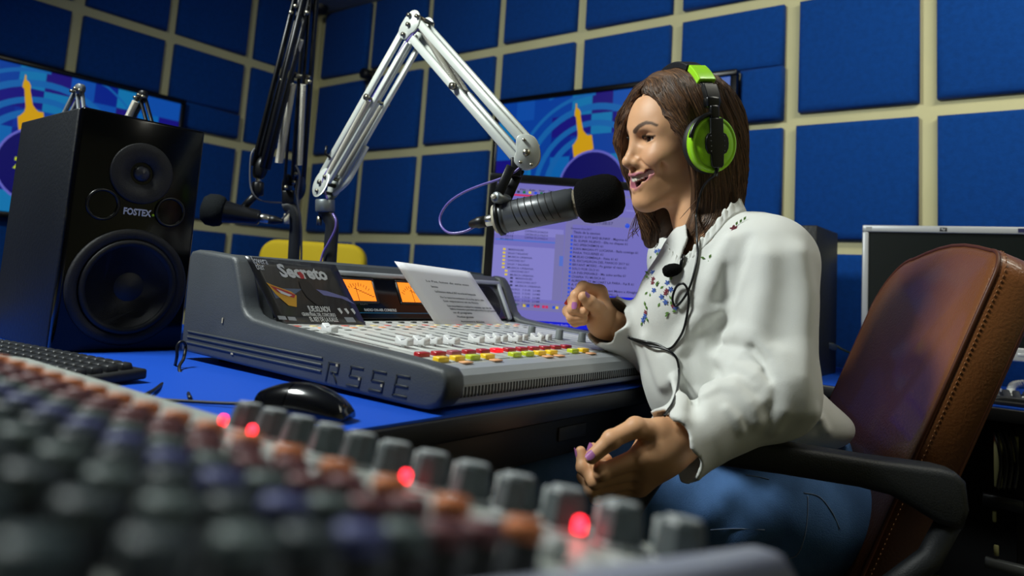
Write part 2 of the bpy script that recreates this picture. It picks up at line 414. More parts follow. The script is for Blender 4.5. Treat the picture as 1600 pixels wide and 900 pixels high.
# brand letters R S S E as thin strokes, groove shade put into colour
def strokes(b, segs, x0, s):
    for (a, c) in segs:
        a = Vector((x0+a[0]*s, -.1415+a[1]*s, .0004)); c = Vector((x0+c[0]*s, -.1415+c[1]*s, .0004))
        d = c-a; b.box(((a+c)/2), (d.length+.0022, .0030, .0012), .0004, 1, M=None) if abs(d.y) < 1e-6 else b.box((0, 0, 0), (d.length+.0022, .0030, .0012), .0004, 1, M=Matrix.Translation((a+c)/2) @ Matrix.Rotation(math.atan2(d.y, d.x), 4, 'Z'))
LET = {'R': [((0, 0), (.16, 1)), ((.16, 1), (1.0, 1)), ((1.0, 1), (.92, .5)), ((.92, .5), (.35, .5)), ((.55, .5), (.88, 0))],
       'S': [((1.2, 1), (.25, 1)), ((.25, 1), (.17, .5)), ((.17, .5), (1.05, .5)), ((1.05, .5), (.97, 0)), ((.97, 0), (0, 0))],
       'E': [((1.15, 1), (.25, 1)), ((.25, 1), (.05, 0)), ((.05, 0), (1.0, 0)), ((.15, .5), (1.05, .5))]}
for i, ch in enumerate('RSSE'):
    b = MB(Mside); strokes(b, LET[ch], -.766+.0415*i, .0235)
    b.build('brand_letter', dk, ck0)
for x, z, w_, h_ in ((-.7455, -.1195, .004, .003), (-.701, -.1310, .003, .003), (-.660, -.1335, .003, .003), (-1.02, -.085, .003, .008), (-.985, -.131, .006, .003)):
    MB(Mside).box((x, z, .0012), (w_, h_, .0008)).build('paint_chip', chip, ck0)
# front rail: rounded nose extruded along Y, with a row of vent slots
MX = frame((0, CY0+CT, H_), (1, 0, 0), (0, 0, 1))     # local x = X, y = Z, z = -Y
LEN = CY1-CY0-CT
rail = [(-.66, -.150), (-.583, -.150), (-.576, -.146), (-.572, -.136), (-.572, -.124), (-.575, -.114), (-.583, -.107), (-.598, -.103), (-.66, -.101)]
MB(MX).prism(rail, -LEN, 0, smooth=False).build('front_rail', silver, con)
b = MB()
for k in range(92):
    y = CY0+CT+.012+k*.00645
    b.box((-.5722, y, zz(-.133)), (.0016, .0030, .0125))
o = b.build('vent_slots', mat('vent_dark', '#0a0b0c', .6), con); o['kind'] = 'stuff'
# deck
deck = [(-.975, -.150), (-.645, -.150), (-.60, -.104), (-.975, -.083)]
MB(MX).prism(deck, -LEN, 0, smooth=False).build('deck_base', silver, con)
def deck_z(x): return zz(-.104 + (-.083+.104)*(x+.60)/(-.375))
slope = math.atan2(.021, -.375)
def DM(x, y, dz=0.):   # frame on the deck: local x = world +X along the deck slope, y = world Y
    return frame((x, y, deck_z(x)+dz), (.375, 0, -.021), (0, 1, 0))
CHP = .0303; CH0 = .672
NCH = 19
strip = MB(DM(0, 0)).box((0, 0, 0), (.001, .001, .001)).build('tmp', deck_m)
bpy.data.objects.remove(strip)
sm = MB().box((0, 0, .001), (.355, CHP-.0016, .003), .0006, 1).build('channel_strip', deck_m, con)
sm.matrix_parent_inverse = WM[con.name].inverted(); sm.matrix_basis = DM(-.785, CH0); 
for k in range(1, NCH): inst(sm, DM(-.785, CH0+k*CHP), con)
slot_m = mat('fader_slot', '#2a2b2d', .6); grey_print = mat('panel_print', '#6f726f', .6)
slot0 = None; fk0 = None
white_knob = mat('white_fader', '#e2e3e3', .38); fline = mat('fader_line', '#1a1a1a', .5)
def first_or_copy(src, make, M, parent, name=None):
    if src is None:
        o = make()
        adopt(o, parent); o.matrix_basis = M; WM[o.name] = M.copy(); return o, o
    return src, inst(src, M, parent, name)
def mk(b, name, m): return b.build(name, m)
# fader cap with concave finger saddle
saddle = [(-.0125, 0), (.0125, 0), (.0115, .011), (.0080, .0095), (.0030, .0068), (.0, .0062), (-.0030, .0068), (-.0080, .0095), (-.0115, .011)]
def mk_fader():
    return MB().prism(saddle, .0125, .0012, 2, M=frame((0, .00625, .002), (1, 0, 0), (0, 0, 1))).box((0, 0, 0), (.006, .004, .008)).build('fader_knob', white_knob)
fpos = {0: -.83, 1: -.710, 2: -.708, 3: -.712, 4: -.706, 6: -.710, 7: -.703, 8: -.712, 9: -.706, 10: -.716, 11: -.703, 12: -.71}
btn_cols = {'red': ('#b01822', .3), 'rose': ('#a85058', .3), 'yellow': ('#ffd21a', .3), 'lime': ('#c8d820', .3), 'amber': ('#ffb277', .3), 'bright': ('#ff1828', .3)}
BM = {k: mat('button_%s' % k, v[0], .35, coat=.3) for k, v in btn_cols.items()}
BM['bright'] = mat('button_lit_red', '#f01020', .35, emit='#ff1020', estr=.5)
top_row = ['red', 'red', 'rose', 'red', 'red', 'bright', 'red', 'red', 'red', 'red', 'red', 'red']
low_row = ['yellow', 'yellow', 'lime', 'yellow', None, 'lime', 'lime', 'yellow', 'yellow', None, 'lime', 'yellow']
bm0 = {}
line0 = None; led0 = None; sw0 = {}
for k in range(NCH):
    y = CH0+k*CHP
    def sl(): return MB().box((0, 0, .0026), (.115, .0026, .0008)).build('fader_slot', slot_m)
    if k < 15: slot0, _ = first_or_copy(slot0, sl, DM(-.765, y), con)
    if k in fpos:
        fk0, fo = first_or_copy(fk0, mk_fader, DM(fpos[k], y, .004), con, 'fader_knob')
        def ln(): return MB().box((0, 0, .0085), (.0014, .0129, .0006)).build('pointer_line', fline)
        line0, _ = first_or_copy(line0, ln, DM(fpos[k], y, .0045), fo, 'pointer_line')
    for row, x in ((top_row, -.650), (low_row, -.617)):
        kk = k
        c = row[kk] if kk < len(row) else ('lime' if k == 16 and row is low_row else None)
        if c is None: continue
        def bt(): return MB().box((0, 0, .0045), (.0115, .0195, .007), .0014).build('push_button', BM[c])
        bm0[c], _ = first_or_copy(bm0.get(c), bt, DM(x+.004, y, 0.0), con, 'push_button')
    # small orange lamp caps and print near the front
    if k in (1, 3, 7, 8, 11):
        def lampb(): return MB().box((0, 0, .0022), (.010, .018, .0018), .0005, 1).build('amber_label', mat('amber_label_plastic', '#f4b583', .4))
        led0, _ = first_or_copy(led0, lampb, DM(-.598, y), con, 'amber_label')
    # selector marks at the back of the strip
    for q, (x, c) in enumerate(((-.935, '#5f625f'), (-.905, '#d8685e' if k % 3 == 0 else '#e8d490'), (-.885, '#f0a070' if k % 2 else '#777a77'), (-.862, '#6a6d6a'))):
        key = (q, c)
        def sw(): return MB().box((0, 0, .0026), (.008 if q % 3 else .005, .011, .0016 if q else .005), .0004, 1).build('selector_switch', mat('switch_'+c[1:], c, .5))
        sw0[key], _ = first_or_copy(sw0.get(key), sw, DM(x, y), con, 'selector_switch')
rot_m = mat('grey_rotary_knob', '#7d8384', .45)
r0 = None
for x, y in ((-.768, 1.078), (-.727, 1.107), (-.690, 1.125), (-.66, 1.15)):
    def rk(): return MB().lathe([(.0078, 0), (.0078, .002), (.0070, .004), (.0066, .017), (.0058, .0182), (0, .0182)], 20).build('rotary_knob', rot_m)
    r0, _ = first_or_copy(r0, rk, DM(x, y, .002), con, 'rotary_knob')
# meter bridge
bx0, bz0, bx1, bz1 = -.962, -.080, -1.006, .000
bridge = [(-1.13, -.148), (-.966, -.148), (bx0-.004, bz0-.004), (bx1-.004, bz1), (-1.02, .012), (-1.12, .0175), (-1.135, .010)]
MB(MX).prism(bridge, -LEN, 0, smooth=False).build('meter_bridge', gun, con)
BF = frame((bx0, CY0+CT, zz(bz0)), (0, 1, 0), (bx1-bx0, 0, bz1-bz0))   # local x along Y, y up the face, z out of the face
BL = math.hypot(bx1-bx0, bz1-bz0)
MB(BF).box((LEN/2, BL*.45, .001), (LEN-.03, BL*.86, .004), .001).build('bridge_face', bridge_black, con)
MB(BF).box((LEN/2, BL*.955, .002), (LEN-.01, BL*.10, .010), .003).build('bridge_top_trim', silver, con)
MB(BF).box((LEN-.011, BL*.47, .002), (.012, BL*.94, .010), .003).build('bridge_end_trim', silver, con)
MB(BF).box((LEN*.4, BL*.135, .0034), (LEN*.72, .0012, .0006)).build('bridge_stripe', mat('blue_stripe', '#1d6f9c', .4), con)
orange = glow('meter_orange', '#ff8a24', 1.0); meter_ink = mat('meter_ink', '#4a2408', .6); mframe = mat('meter_frame', '#1b1b1d', .35)
for y0 in (.730, .814, .950, 1.03):
    cx = y0+.0385-CY0-CT; cyy = BL*.60; w_, h_ = .074, .041
    me_ = MB(BF @ Matrix.Translation((cx, cyy, .003)))
    for c, s in (((0, h_/2+.002, 0), (w_+.008, .004, .006)), ((0, -h_/2-.002, 0), (w_+.008, .004, .006)), ((-w_/2-.002, 0, 0), (.004, h_, .006)), ((w_/2+.002, 0, 0), (.004, h_, .006))): me_.box(c, s, .001, 1)
    mo = me_.build('vu_meter', mframe, con)
    MB(BF @ Matrix.Translation((cx, cyy, .0015))).box((0, 0, .001), (w_, h_, .002)).build('meter_face', orange, mo)
    nb = MB(BF @ Matrix.Translation((cx, cyy, .0042)))
    nb.box((0, 0, 0), (.0008, .030, .0005), M=Matrix.Translation((-.004, -.006, 0)) @ Matrix.Rotation(.05, 4, 'Z'))
    nb.build('meter_needle', meter_ink, mo)
    nb = MB(BF @ Matrix.Translation((cx, cyy, .0042)))
    for q in range(11):
        a = math.radians(142-q*9.5); r = .034
        nb.box((0, 0, 0), (.0008, .005+.003*(q % 3 == 0), .0004), M=Matrix.Translation((r*1.05*math.cos(a), -.024+r*math.sin(a)*1.05, 0)) @ Matrix.Rotation(a-math.pi/2, 4, 'Z'))
    for q in range(8):
        nb.box((-.006+q*.0052, .0035-q*.0021, 0), (.0058, .0011, .0004), M=None)
    nb.build('meter_scale', meter_ink, mo)
text('RADIO ON-AIR CONSOLE', .0072, BF @ Matrix.Translation((.855-CY0-CT, BL*.17, .0034)), white_print, con, 'console_lettering', width=.076, bold=.00012)
text('PROGRAM  VU  ——  RIGHT', .0058, BF @ Matrix.Translation((.785-CY0-CT, BL*.30, .0034)), mat('grey_print', '#8a8d90', .6), con, 'meter_lettering', width=.082)
# loudspeaker grille of concentric slots at the far end of the bridge
gb = MB(BF @ Matrix.Translation((1.205-CY0-CT, BL*.47, .0034)))
for q in range(9):
    r = .008+q*.0042
    gb.tube([(r*math.cos(2*math.pi*j/28), min(.036, max(-.036, r*math.sin(2*math.pi*j/28))), 0) for j in range(28)], .0008, 4, closed=True)
gb.build('speaker_grille', mat('grille_dark', '#1c1c1f', .5), con)
for x in (-1.08, -.66):
    for y in (CY0+.05, CY1-.05): MB().cyl((x, y, ZD), (x, y, zz(-.149)), .012, 12).build('rubber_foot', rub_m, con)
# ---------------------------------------------------------------- flyer and letter leaning on the bridge
paper_white = mat('paper_white', '#f0f0f4', .7, bump=.1, scale=40); ink = mat('print_ink', '#3c3d44', .8)
fA, fB, fC, fD = (Vector((-.952, .605, zz(.0135))), Vector((-.945, .765, zz(.011))), Vector((-.918, .648, zz(-.0815))), Vector((-.912, .812, zz(-.0835))))
def sheet(q00, q10, q01, q11, u, v, bend=0.):   # q00 top left, q10 top right, q01 bottom left
    p = q00*(1-u)*(1-v) + q10*u*(1-v) + q01*(1-u)*v + q11*u*v
    return p + Vector((bend*math.sin(u*3.1)*math.sin(v*2.2), 0, 0))
def sheet_mesh(q, bend, th, nu=10, nv=8):
    b = MB(); n = (q[1]-q[0]).cross(q[2]-q[0]).normalized()
    if n.x < 0: n = -n
    vs = []; fs = []
    for s in (0, -th):
        for j in range(nv+1):
            for i in range(nu+1): vs.append(sheet(*q, i/nu, j/nv, bend) + n*s)
    m_ = (nu+1)*(nv+1)
    for j in range(nv):
        for i in range(nu):
            a = j*(nu+1)+i; fs.append((a, a+1, a+nu+2, a+nu+1)); fs.append((m_+a, m_+a+nu+1, m_+a+nu+2, m_+a+1))
    edge = [i for i in range(nu+1)] + [j*(nu+1)+nu for j in range(1, nv+1)] + [nv*(nu+1)+i for i in range(nu-1, -1, -1)] + [j*(nu+1) for j in range(nv-1, 0, -1)]
    for i in range(len(edge)): a, c = edge[i], edge[(i+1) % len(edge)]; fs.append((a, m_+a, m_+c, c))
    b.add(vs, fs); return b, n
flq = (fA, fB, fC, fD)
fl = thing('flyer', 'dark glossy printed card leaning on the left end of the console', 'flyer', (-.915, .73, zz(-.082)))
b, nf = sheet_mesh(flq, .0, .0006)
b.build('card', mat('flyer_dark_print', '#232327', .3, var=.45, vscale=30, coat=.3, stretch=(1, 4, .4)), fl)
def FM(u, v, d=.0009, q=flq, n=None):
    n_ = n if n is not None else nf
    o = sheet(*q, u, v); ux = sheet(*q, min(1, u+.02), v)-sheet(*q, u-.0, v); vy = sheet(*q, u, v-.02)-sheet(*q, u, v)
    M = Matrix.Identity(4); ux.normalize(); vy.normalize(); nn = ux.cross(vy).normalized()
    for i, a in enumerate((ux, vy, nn)):      # sheared basis follows the card's own edges
        for r in range(3): M[r][i] = a[r]
    M.translation = o + nn*d
    return M
fw_ = (fB-fA).length
pw = mat('flyer_white_print', '#cfd2d6', .5); ps = mat('flyer_silver_print', '#9fa6b0', .4, metal=.3); py_ = mat('flyer_yellow_print', '#d8a020', .5); pr = mat('flyer_red_print', '#b02028', .5); pv = mat('flyer_violet_print', '#6d6fa8', .5); pb = mat('flyer_blue_print', '#566480', .5); pk = mat('flyer_coat_print', '#17100e', .5)
text('lovera', .017, FM(.045, .10), pw, fl, 'card_lettering', width=.024); text('bar', .017, FM(.05, .19), pw, fl, 'card_lettering', width=.014)
text('Secreto', .030, FM(.28, .27), pw, fl, 'card_lettering', width=.086, bold=.0011)
def patch(uvs, m, name, d=.0007):
    b = MB(); P = [sheet(*flq, u, v)+nf*d for u, v in uvs]
    b.add(P, [tuple(range(len(P)))], smooth=False); b.keep = True; return b.build(name, m, fl)
patch([(.10, .46), (.44, .45), (.30, .56), (.10, .62)], pb, 'swoosh_print'); patch([(.60, .44), (.72, .46), (.93, .55), (.99, .66), (.86, .57), (.66, .53)], pv, 'swoosh_print', .00065)
patch([(.445, .34), (.50, .29), (.565, .34), (.61, .56), (.60, .70), (.52, .70), (.45, .58), (.43, .44)], pk, 'figure_print', .0011)
patch([(.475, .19), (.515, .17), (.535, .22), (.525, .28), (.485, .29)], pr, 'hat_print', .0013)
patch([(.08, .38), (.14, .42), (.30, .50), (.34, .56), (.28, .74), (.20, .72), (.12, .55)], py_, 'badge_print', .0010)
patch([(.10, .42), (.26, .50), (.33, .55), (.30, .60), (.22, .57), (.15, .52)], pr, 'badge_print', .0013); patch([(.15, .47), (.24, .53), (.29, .56), (.25, .58), (.18, .54)], pw, 'badge_print', .0016)
text('JUE.02.NOV', .0135, FM(.40, .80), pw, fl, 'card_lettering', width=.042, bold=.0003)
text('GRAN FINAL DEL CONCURSO', .0085, FM(.30, .875), pw, fl, 'card_lettering', width=.062, bold=.0001)
text('EL REY DE LA KALLE', .0105, FM(.36, .955), pw, fl, 'card_lettering', width=.052, bold=.0003)
for u in (.74, .82, .90): patch([(u, .74), (u+.035, .73), (u+.045, .80), (u+.02, .83)], pw, 'sponsor_print')
for u, v in ((.03, .92), (.13, .93)): patch([(u, v-.04), (u+.08, v-.035), (u+.08, v+.02), (u, v+.015)], ps, 'sponsor_print')
patch([(.77, .88), (.88, .88), (.89, .96), (.78, .96)], ps, 'sponsor_print')
lq = (Vector((-.955, .912, zz(.0235))), Vector((-.950, 1.108, zz(.016))), Vector((-.915, .988, zz(-.087))), Vector((-.912, 1.188, zz(-.090))))
le = thing('letter', 'white typed letter propped against the middle of the console', 'paper', (-.913, 1.08, zz(-.088)))
b, nl = sheet_mesh(lq, .004, .0004); b.build('sheet', paper_white, le)
lq2 = tuple(p + Vector((-.004, -.004 if i < 2 else .002, .002 if i < 2 else 0)) for i, p in enumerate(lq))
b, _n = sheet_mesh(lq2, .004, .0004); b.build('sheet', paper_white, le)
for v, s, u, wd in ((.27, 'La Paz, lunes de este mes', .22, .62), (.36, 'Senores', .24, .09), (.44, 'La Direccion saluda al 2017 en su fin de Temporada', .25, .60), (.53, 'Por lo tanto les invitamos a la noche de la radio', .27, .66), (.59, 'Los esperamos en su fiesta', .28, .52), (.67, 'Les recordamos a todos los oyentes que ese dia', .29, .68), (.72, 'habra concursos y premios para todos los presentes', .30, .70), (.78, 'en el programa', .31, .28), (.85, 'Muchas gracias', .33, .24), (.93, 'Atentamente la direccion', .34, .36)):
    lm = FM(u, v, .0012, lq); lm.translation += Vector((.004*math.sin(u*3.1)*math.sin(v*2.2), 0, 0))
    text(s, .0062, lm, ink, le, 'typed_line', width=wd*.20*.95)
# ---------------------------------------------------------------- boom arms
arm_white = mat('arm_cream_paint', '#cfd4cc', .35, metal=.15); steel = mat('spring_steel', '#cbc8ba', .38, metal=.25); bolt_m = mat('bolt_steel', '#8a8678', .32, metal=.9)
arm_black = mat('arm_black_paint', '#16171a', .35, metal=.3); pole_m = mat('black_pole', '#202327', .45)
grey_coll = mat('collar_grey', '#7e8588', .4, metal=.6)
def bar(b, a, c, up, w, t_):
    a = Vector(a); c = Vector(c); d = c-a
    M = frame(a, d, up); b.box((d.length/2, 0, 0), (d.length, w, t_), .0015, 1, M=M)
def soft(p, n=2):
    for _ in range(n): p = [q for i in range(len(p)) for q in ((.75*p[i][0]+.25*p[(i+1) % len(p)][0], .75*p[i][1]+.25*p[(i+1) % len(p)][1]), (.25*p[i][0]+.75*p[(i+1) % len(p)][0], .25*p[i][1]+.75*p[(i+1) % len(p)][1]))]
    return p
def plate(b, c, n, up, rx, ry, th):
    M = frame(c, Vector(up).cross(Vector(n)), up)
    b.prism(ellipse(rx, ry, 24), th, .002, 1, M=M, z0=-th/2)
t = thing('boom_arm', 'cream spring boom arm reaching over the console to the big microphone', 'mic arm', at_z(513, 420, ZD))
A_J1, A_J2, A_J3 = at(513, 288, 1.55), at(651, 45, 1.46), at(822, 240, 1.21)
nrm = (A_J2-A_J1).cross(A_J3-A_J1).normalized()
if nrm.dot(EYE-A_J2) < 0: nrm = -nrm
pb_ = Vector((at(516, 415, 1.55).x, at(516, 415, 1.55).y, ZD)); pe = at(508, 330, 1.55)
MB().tube(spline([pb_, pb_+Vector((0, 0, .10)), at(517, 380, 1.55), at(519, 352, 1.55), at(514, 339, 1.55), at(508, 332, 1.55), at(500, 331, 1.55)], 6), .0145, 14).build('pole', pole_m, t)
MB().cyl(pb_, pb_+Vector((0, 0, .02)), .035, 24, bev=.003).build('base_clamp', pole_m, t)
MB().cyl(at(508, 331, 1.55), at(508, 311, 1.55), .0205, 24, bev=.002).build('collar', grey_coll, t)
MB().cyl(at(499, 338, 1.55), at(499, 352, 1.55), .006, 10).build('pole_screw', bolt_m, t)
ARM_W = .0165
OFF = .019
d1 = (A_J2-A_J1).normalized(); s1 = nrm.cross(d1).normalized()
if s1.dot(CAM_R) > 0: s1 = -s1          # towards picture left
for o_ in (OFF, -OFF): b = MB(); plate(b, A_J1+nrm*o_, nrm, d1, .023, .034, .004); b.build('lower_joint_plate', arm_white, t)
b = MB(); b.cyl(A_J1-nrm*.02, A_J1+nrm*.026, .005, 12); b.cyl(A_J1-nrm*.02+d1*.018-s1*.006, A_J1+nrm*.025+d1*.018-s1*.006, .004, 12); b.cyl(A_J1-nrm*.02-d1*.018-s1*.006, A_J1+nrm*.025-d1*.018-s1*.006, .004, 12); b.build('joint_bolts', bolt_m, t)
for off, nm in ((OFF-.004, 'near'), (-OFF+.004, 'far')):
    for sgn in (1, -1):
        b = MB(); bar(b, A_J1+nrm*off+s1*(.0165*sgn)+d1*.012, A_J2+nrm*off+s1*(.0150*sgn)-d1*(.012 if sgn > 0 else .03), s1, ARM_W*(1 if sgn > 0 else .8), .008); b.build('arm_bar', arm_white, t)
mid = A_J1.lerp(A_J2, .56)
b = MB(); b.cyl(mid-s1*.010-nrm*.030, mid-s1*.010+nrm*.030, .0028, 10); b.cyl(mid-s1*.010+nrm*.030, mid-s1*.010+nrm*.036, .0065, 12); b.build('spring_pin', bolt_m, t)
for o_ in (-.012, .012, .024):
    MB().coil(A_J1+d1*.03-s1*.008+nrm*o_*.8, mid-s1*.010+nrm*o_-d1*.006, .0052, .0011, 62, 4, 8).build('spring', steel, t)
MB().tube(spline([A_J1-s1*.02-d1*.01-nrm*.01, A_J1-s1*.036+d1*.03-nrm*.012, A_J1-s1*.034+d1*.06-nrm*.015, A_J1-s1*.030+d1*.12-nrm*.015], 5), .0055, 8).build('bent_strut', arm_white, t)
MB().tube([A_J1+s1*.012+d1*.055+nrm*.02, A_J1+s1*.022+d1*.058+nrm*.03, A_J1+s1*.030+d1*.072+nrm*.03], .0028, 8).build('tension_lever', arm_black, t)
d2 = (A_J3-A_J2).normalized(); s2 = nrm.cross(d2).normalized()
if s2.dot(CAM_D) > 0: s2 = -s2          # upward
M = frame(A_J2, s1*-1, d1)
pl = [(-.025, -.02), (-.024, .012), (-.016, .028), (0, .034), (.016, .028), (.026, .012), (.024, -.005), (.016, -.012), (.012, -.03), (-.012, -.032)]
pl = soft(pl)
for o_ in (OFF, -OFF): MB().prism(pl, .004, .001, 1, M=M, z0=o_-.002).build('elbow_plate', arm_white, t)
b = MB()
for u, v in ((.0, .0), (.002, -.022), (.012, .024), (-.012, .016)): b.cyl(A_J2-s1*u+d1*v-nrm*.022, A_J2-s1*u+d1*v+nrm*.027, .0045, 12)
b.build('elbow_bolts', bolt_m, t)
for off in (OFF-.005, -OFF+.005):
    for sgn in (1, -1):
        b = MB(); bar(b, A_J2+nrm*off+s2*(.0165*sgn)+d2*.01, A_J3+nrm*off+s2*(.0150*sgn), s2, ARM_W*.95, .008); b.build('arm_bar', arm_white, t)
m2 = A_J2.lerp(A_J3, .50)-s2*.012
for o_ in (.012, -.010): MB().coil(A_J2+d2*.012+s2*.014+nrm*o_, m2+nrm*o_, .0052, .0011, 56, 4, 8).build('spring', steel, t)
b = MB(); b.cyl(m2-nrm*.03, m2+nrm*.03, .0028, 10); b.cyl(m2+nrm*.022, m2+nrm*.031, .0068, 12); b.build('spring_pin', bolt_m, t)
M = frame(A_J3, CAM_R, -CAM_D)
hp = [(-.018, .028), (.0, .032), (.016, .026), (.023, .006), (.022, -.014), (.012, -.026), (-.004, -.028), (-.016, -.022), (-.022, -.012), (-.016, .004)]
hp = soft(hp)
for o_ in (OFF+.003, -OFF-.003): MB().prism(hp, .004, .001, 1, M=M, z0=o_-.002).build('head_plate', arm_white, t)
MB(M).prism([(p[0]*.9+.004, p[1]*.9-.002) for p in hp], .03, .003, z0=-.015).build('head_block', grey_coll, t)
b = MB(M)
for u, v, r in ((0, 0, .0062), (-.004, .021, .0028), (-.010, -.016, .0028), (.008, -.020, .0028)): b.cyl((u, v, -.02), (u, v, .0275), r, 12)
b.build('head_bolts', bolt_m, t)
# microphone one
micblk = mat('mic_body_black', '#4c4f52', .34, metal=.3, spec=.6); fo = mat('mic_foam', '#0a0a0b', .95, bump=1.0, scale=520, spec=.1); cream_p = mat('mic_cream_ring', '#b9b4a0', .45)
MR, MF = at(782, 341, 1.20), at(972, 303, 1.145)
ma = (MF-MR).normalized(); mlen = (MF-MR).length
mu = (_up - ma*ma.dot(_up)).normalized()
MM = frame(MR, mu, mu.cross(ma) if False else ma.cross(mu)); 
# local frame with z along the microphone
def axial(o, z, up):
    z = Vector(z).normalized(); y = (Vector(up)-z*z.dot(Vector(up))).normalized(); x = y.cross(z)
    M = Matrix.Identity(4)
    for i, a in enumerate((x, y, z)):
        for r in range(3): M[r][i] = a[r]
    M.translation = Vector(o); return M
MM = axial(MR, ma, _up)
t = thing('studio_microphone', 'large black broadcast microphone with foam ball before the laughing woman', 'microphone', MR)
RB = .0262
MB(MM).lathe([(.020, -.002), (RB-.002, 0), (RB, .003), (RB, .009), (RB-.0012, .010), (RB-.0012, .0125), (RB, .0135), (RB, .118), (RB-.0008, .119), (RB-.0008, .127), (RB-.004, .128), (RB-.004, .139)], 40).build('body', micblk, t)
MB(MM).lathe([(.018, -.010), (.024, -.009), (.0245, -.001), (.020, -.0005)], 32).build('rear_ring', cream_p, t)
slot_dark = mat('mic_slot_black', '#050505', .6)
for k in range(7):
    pts = []
    for q in range(15):
        a = math.radians(150-q*10.5); zc = .026+k*.0115 + .010*(q/14)
        zc = .024+k*.0115 + .0115*(1-q/14)**1.5
        pts.append((-math.cos(a)*0+RB*1.004*math.cos(a+math.radians(10)), RB*1.004*math.sin(a+math.radians(10)), zc))
    MB(MM @ Matrix.Rotation(math.radians(72), 4, 'Z')).tube(pts, .0009, 5).build('vent_groove', slot_dark, t)
gm = MB(MM).lathe([(RB-.0045, .1275), (RB-.0035, .129), (RB-.0035, .138), (RB-.0045, .139)], 40).build('mesh_ring', mat('mic_mesh_bronze', '#8d8472', .4, metal=.8, bump=1, scale=900), t)
cl = mlen+.003
prof = [(.012, .1335), (.026, .133), (.0335, .139), (.0372, .150), (.038, .165), (.0378, .180), (.0355, cl-.018), (.030, cl-.008), (.020, cl-.002), (.009, cl), (0, cl)]
MB(MM).lathe(prof, 44).build('foam_windscreen', fo, t)
MB(MM).cyl((0, 0, -.026), (0, 0, -.008), .0098, 20, bev=.001).build('connector_sleeve', mat('nickel', '#c8c6bd', .25, metal=.95), t)
MB(MM).lathe([(.0098, -.026), (.0100, -.040), (.0085, -.043), (.0062, -.053), (.004, -.056)], 20).build('connector_boot', blk, t)
# yoke that holds it
yk = thing('microphone_yoke', 'black pivoting bracket joining cream boom arm and large microphone', 'bracket', at(785, 311, 1.195))
pv_ = at(784, 311, 1.19)
b = MB(); 
for o_ in (.012, -.012): bar(b, pv_+nrm*o_, at(806, 262, 1.20)+nrm*o_, CAM_R, .016, .005)
b.build('bracket_arm', arm_black, yk)
b = MB(); b.box((0, 0, 0), (.018, .016, .034), .003, M=frame(at(806, 262, 1.205), CAM_R, nrm)); b.cyl(at(806, 262, 1.205), at(818, 255, 1.205), .0075, 12); b.build('bracket_head', arm_black, yk)
b = MB(); b.cyl(pv_-nrm*.016, pv_+nrm*.018, .0095, 24, bev=.002); b.build('pivot_washer', grey_coll, yk)
MB().cyl(pv_+nrm*.018, pv_+nrm*.0235, .0042, 6).build('pivot_bolt', steel, yk)
b = MB(); bar(b, pv_, at(781, 338, 1.197), CAM_R, .009, .006); b.build('ring_stem', arm_black, yk)
MB(MM).lathe([(RB+.0002, -.004), (RB+.003, -.003), (RB+.003, .0025), (RB+.0002, .003)], 36, closed=True).build('clamp_ring', arm_black, yk)
# violet cable
cab_v = mat('violet_cable', '#6a5aa8', .35, coat=.3)
cb = thing('microphone_cable', 'thin violet cable looping left from the large microphone', 'cable', at(742, 352, 1.22))
MB().tube(spline([at(742, 354, 1.216), at(725, 362, 1.22), at(703, 364, 1.23), at(690, 354, 1.25), at(688, 338, 1.26), at(700, 318, 1.25), at(722, 302, 1.24), at(750, 290, 1.22), at(780, 280, 1.20), at(802, 270, 1.19), at(812, 262, 1.19)], 8), .0022, 8).build('loop', cab_v, cb)
MB().tube(spline([at(520, 334, 1.53), at(525, 345, 1.52), at(523, 360, 1.52), at(513, 380, 1.525), at(505, 395, 1.53), at(500, 415, 1.53), at(500, 430, 1.53)], 8), .0024, 8).build('pole_run', cab_v, cb)
MB().tube(spline([at(512, 312, 1.53), at(505, 280, 1.53), at(530, 240, 1.52), at(590, 140, 1.48), at(640, 60, 1.44), at(672, 50, 1.42), at(740, 130, 1.33), at(800, 200, 1.24), at(812, 245, 1.2)], 8), .0022, 6).build('arm_run', cab_v, cb)
# ---------------------------------------------------------------- black boom arm and second microphone
t = thing('boom_arm', 'black spring boom arm leaving the top of the photo, smaller microphone hanging', 'mic arm', (at(458, 410, 1.80).x, at(458, 410, 1.80).y, ZD))
D2 = 1.80
B_J1, B_J2, B_J3 = at(459, 292, D2), at(484, -45, D2-.06), at(407, 262, D2-.13)
pb_ = Vector((at(461, 412, D2).x, at(461, 412, D2).y, ZD))
MB().tube(spline([pb_, pb_+Vector((0, 0, .08)), at(460, 380, D2), at(462, 345, D2), at(459, 330, D2), at(452, 322, D2), at(444, 324, D2)], 6), .0145, 14).build('pole', pole_m, t)
MB().cyl(pb_, pb_+Vector((0, 0, .02)), .035, 24, bev=.003).build('base_clamp', pole_m, t)
MB().box((0, 0, 0), (.030, .030, .034), .004, M=frame(at(452, 308, D2), CAM_R, CAM_F)).build('collar', arm_black, t)
MB().cyl(at(448, 334, D2-.02), at(448, 350, D2-.02), .0065, 10).build('pole_screw', cream_p, t)
nb_ = (B_J2-B_J1).cross(B_J3-B_J1).normalized()
if nb_.dot(EYE-B_J1) < 0: nb_ = -nb_
da = (B_J2-B_J1).normalized(); sa = nb_.cross(da).normalized()
for off in (.016, -.016):
    for sgn in (1, -1):
        b = MB(); bar(b, B_J1+nb_*off+sa*.016*sgn, B_J2+nb_*off+sa*.012*sgn, sa, .014 if sgn < 0 else .006, .007); b.build('arm_bar', arm_black, t)
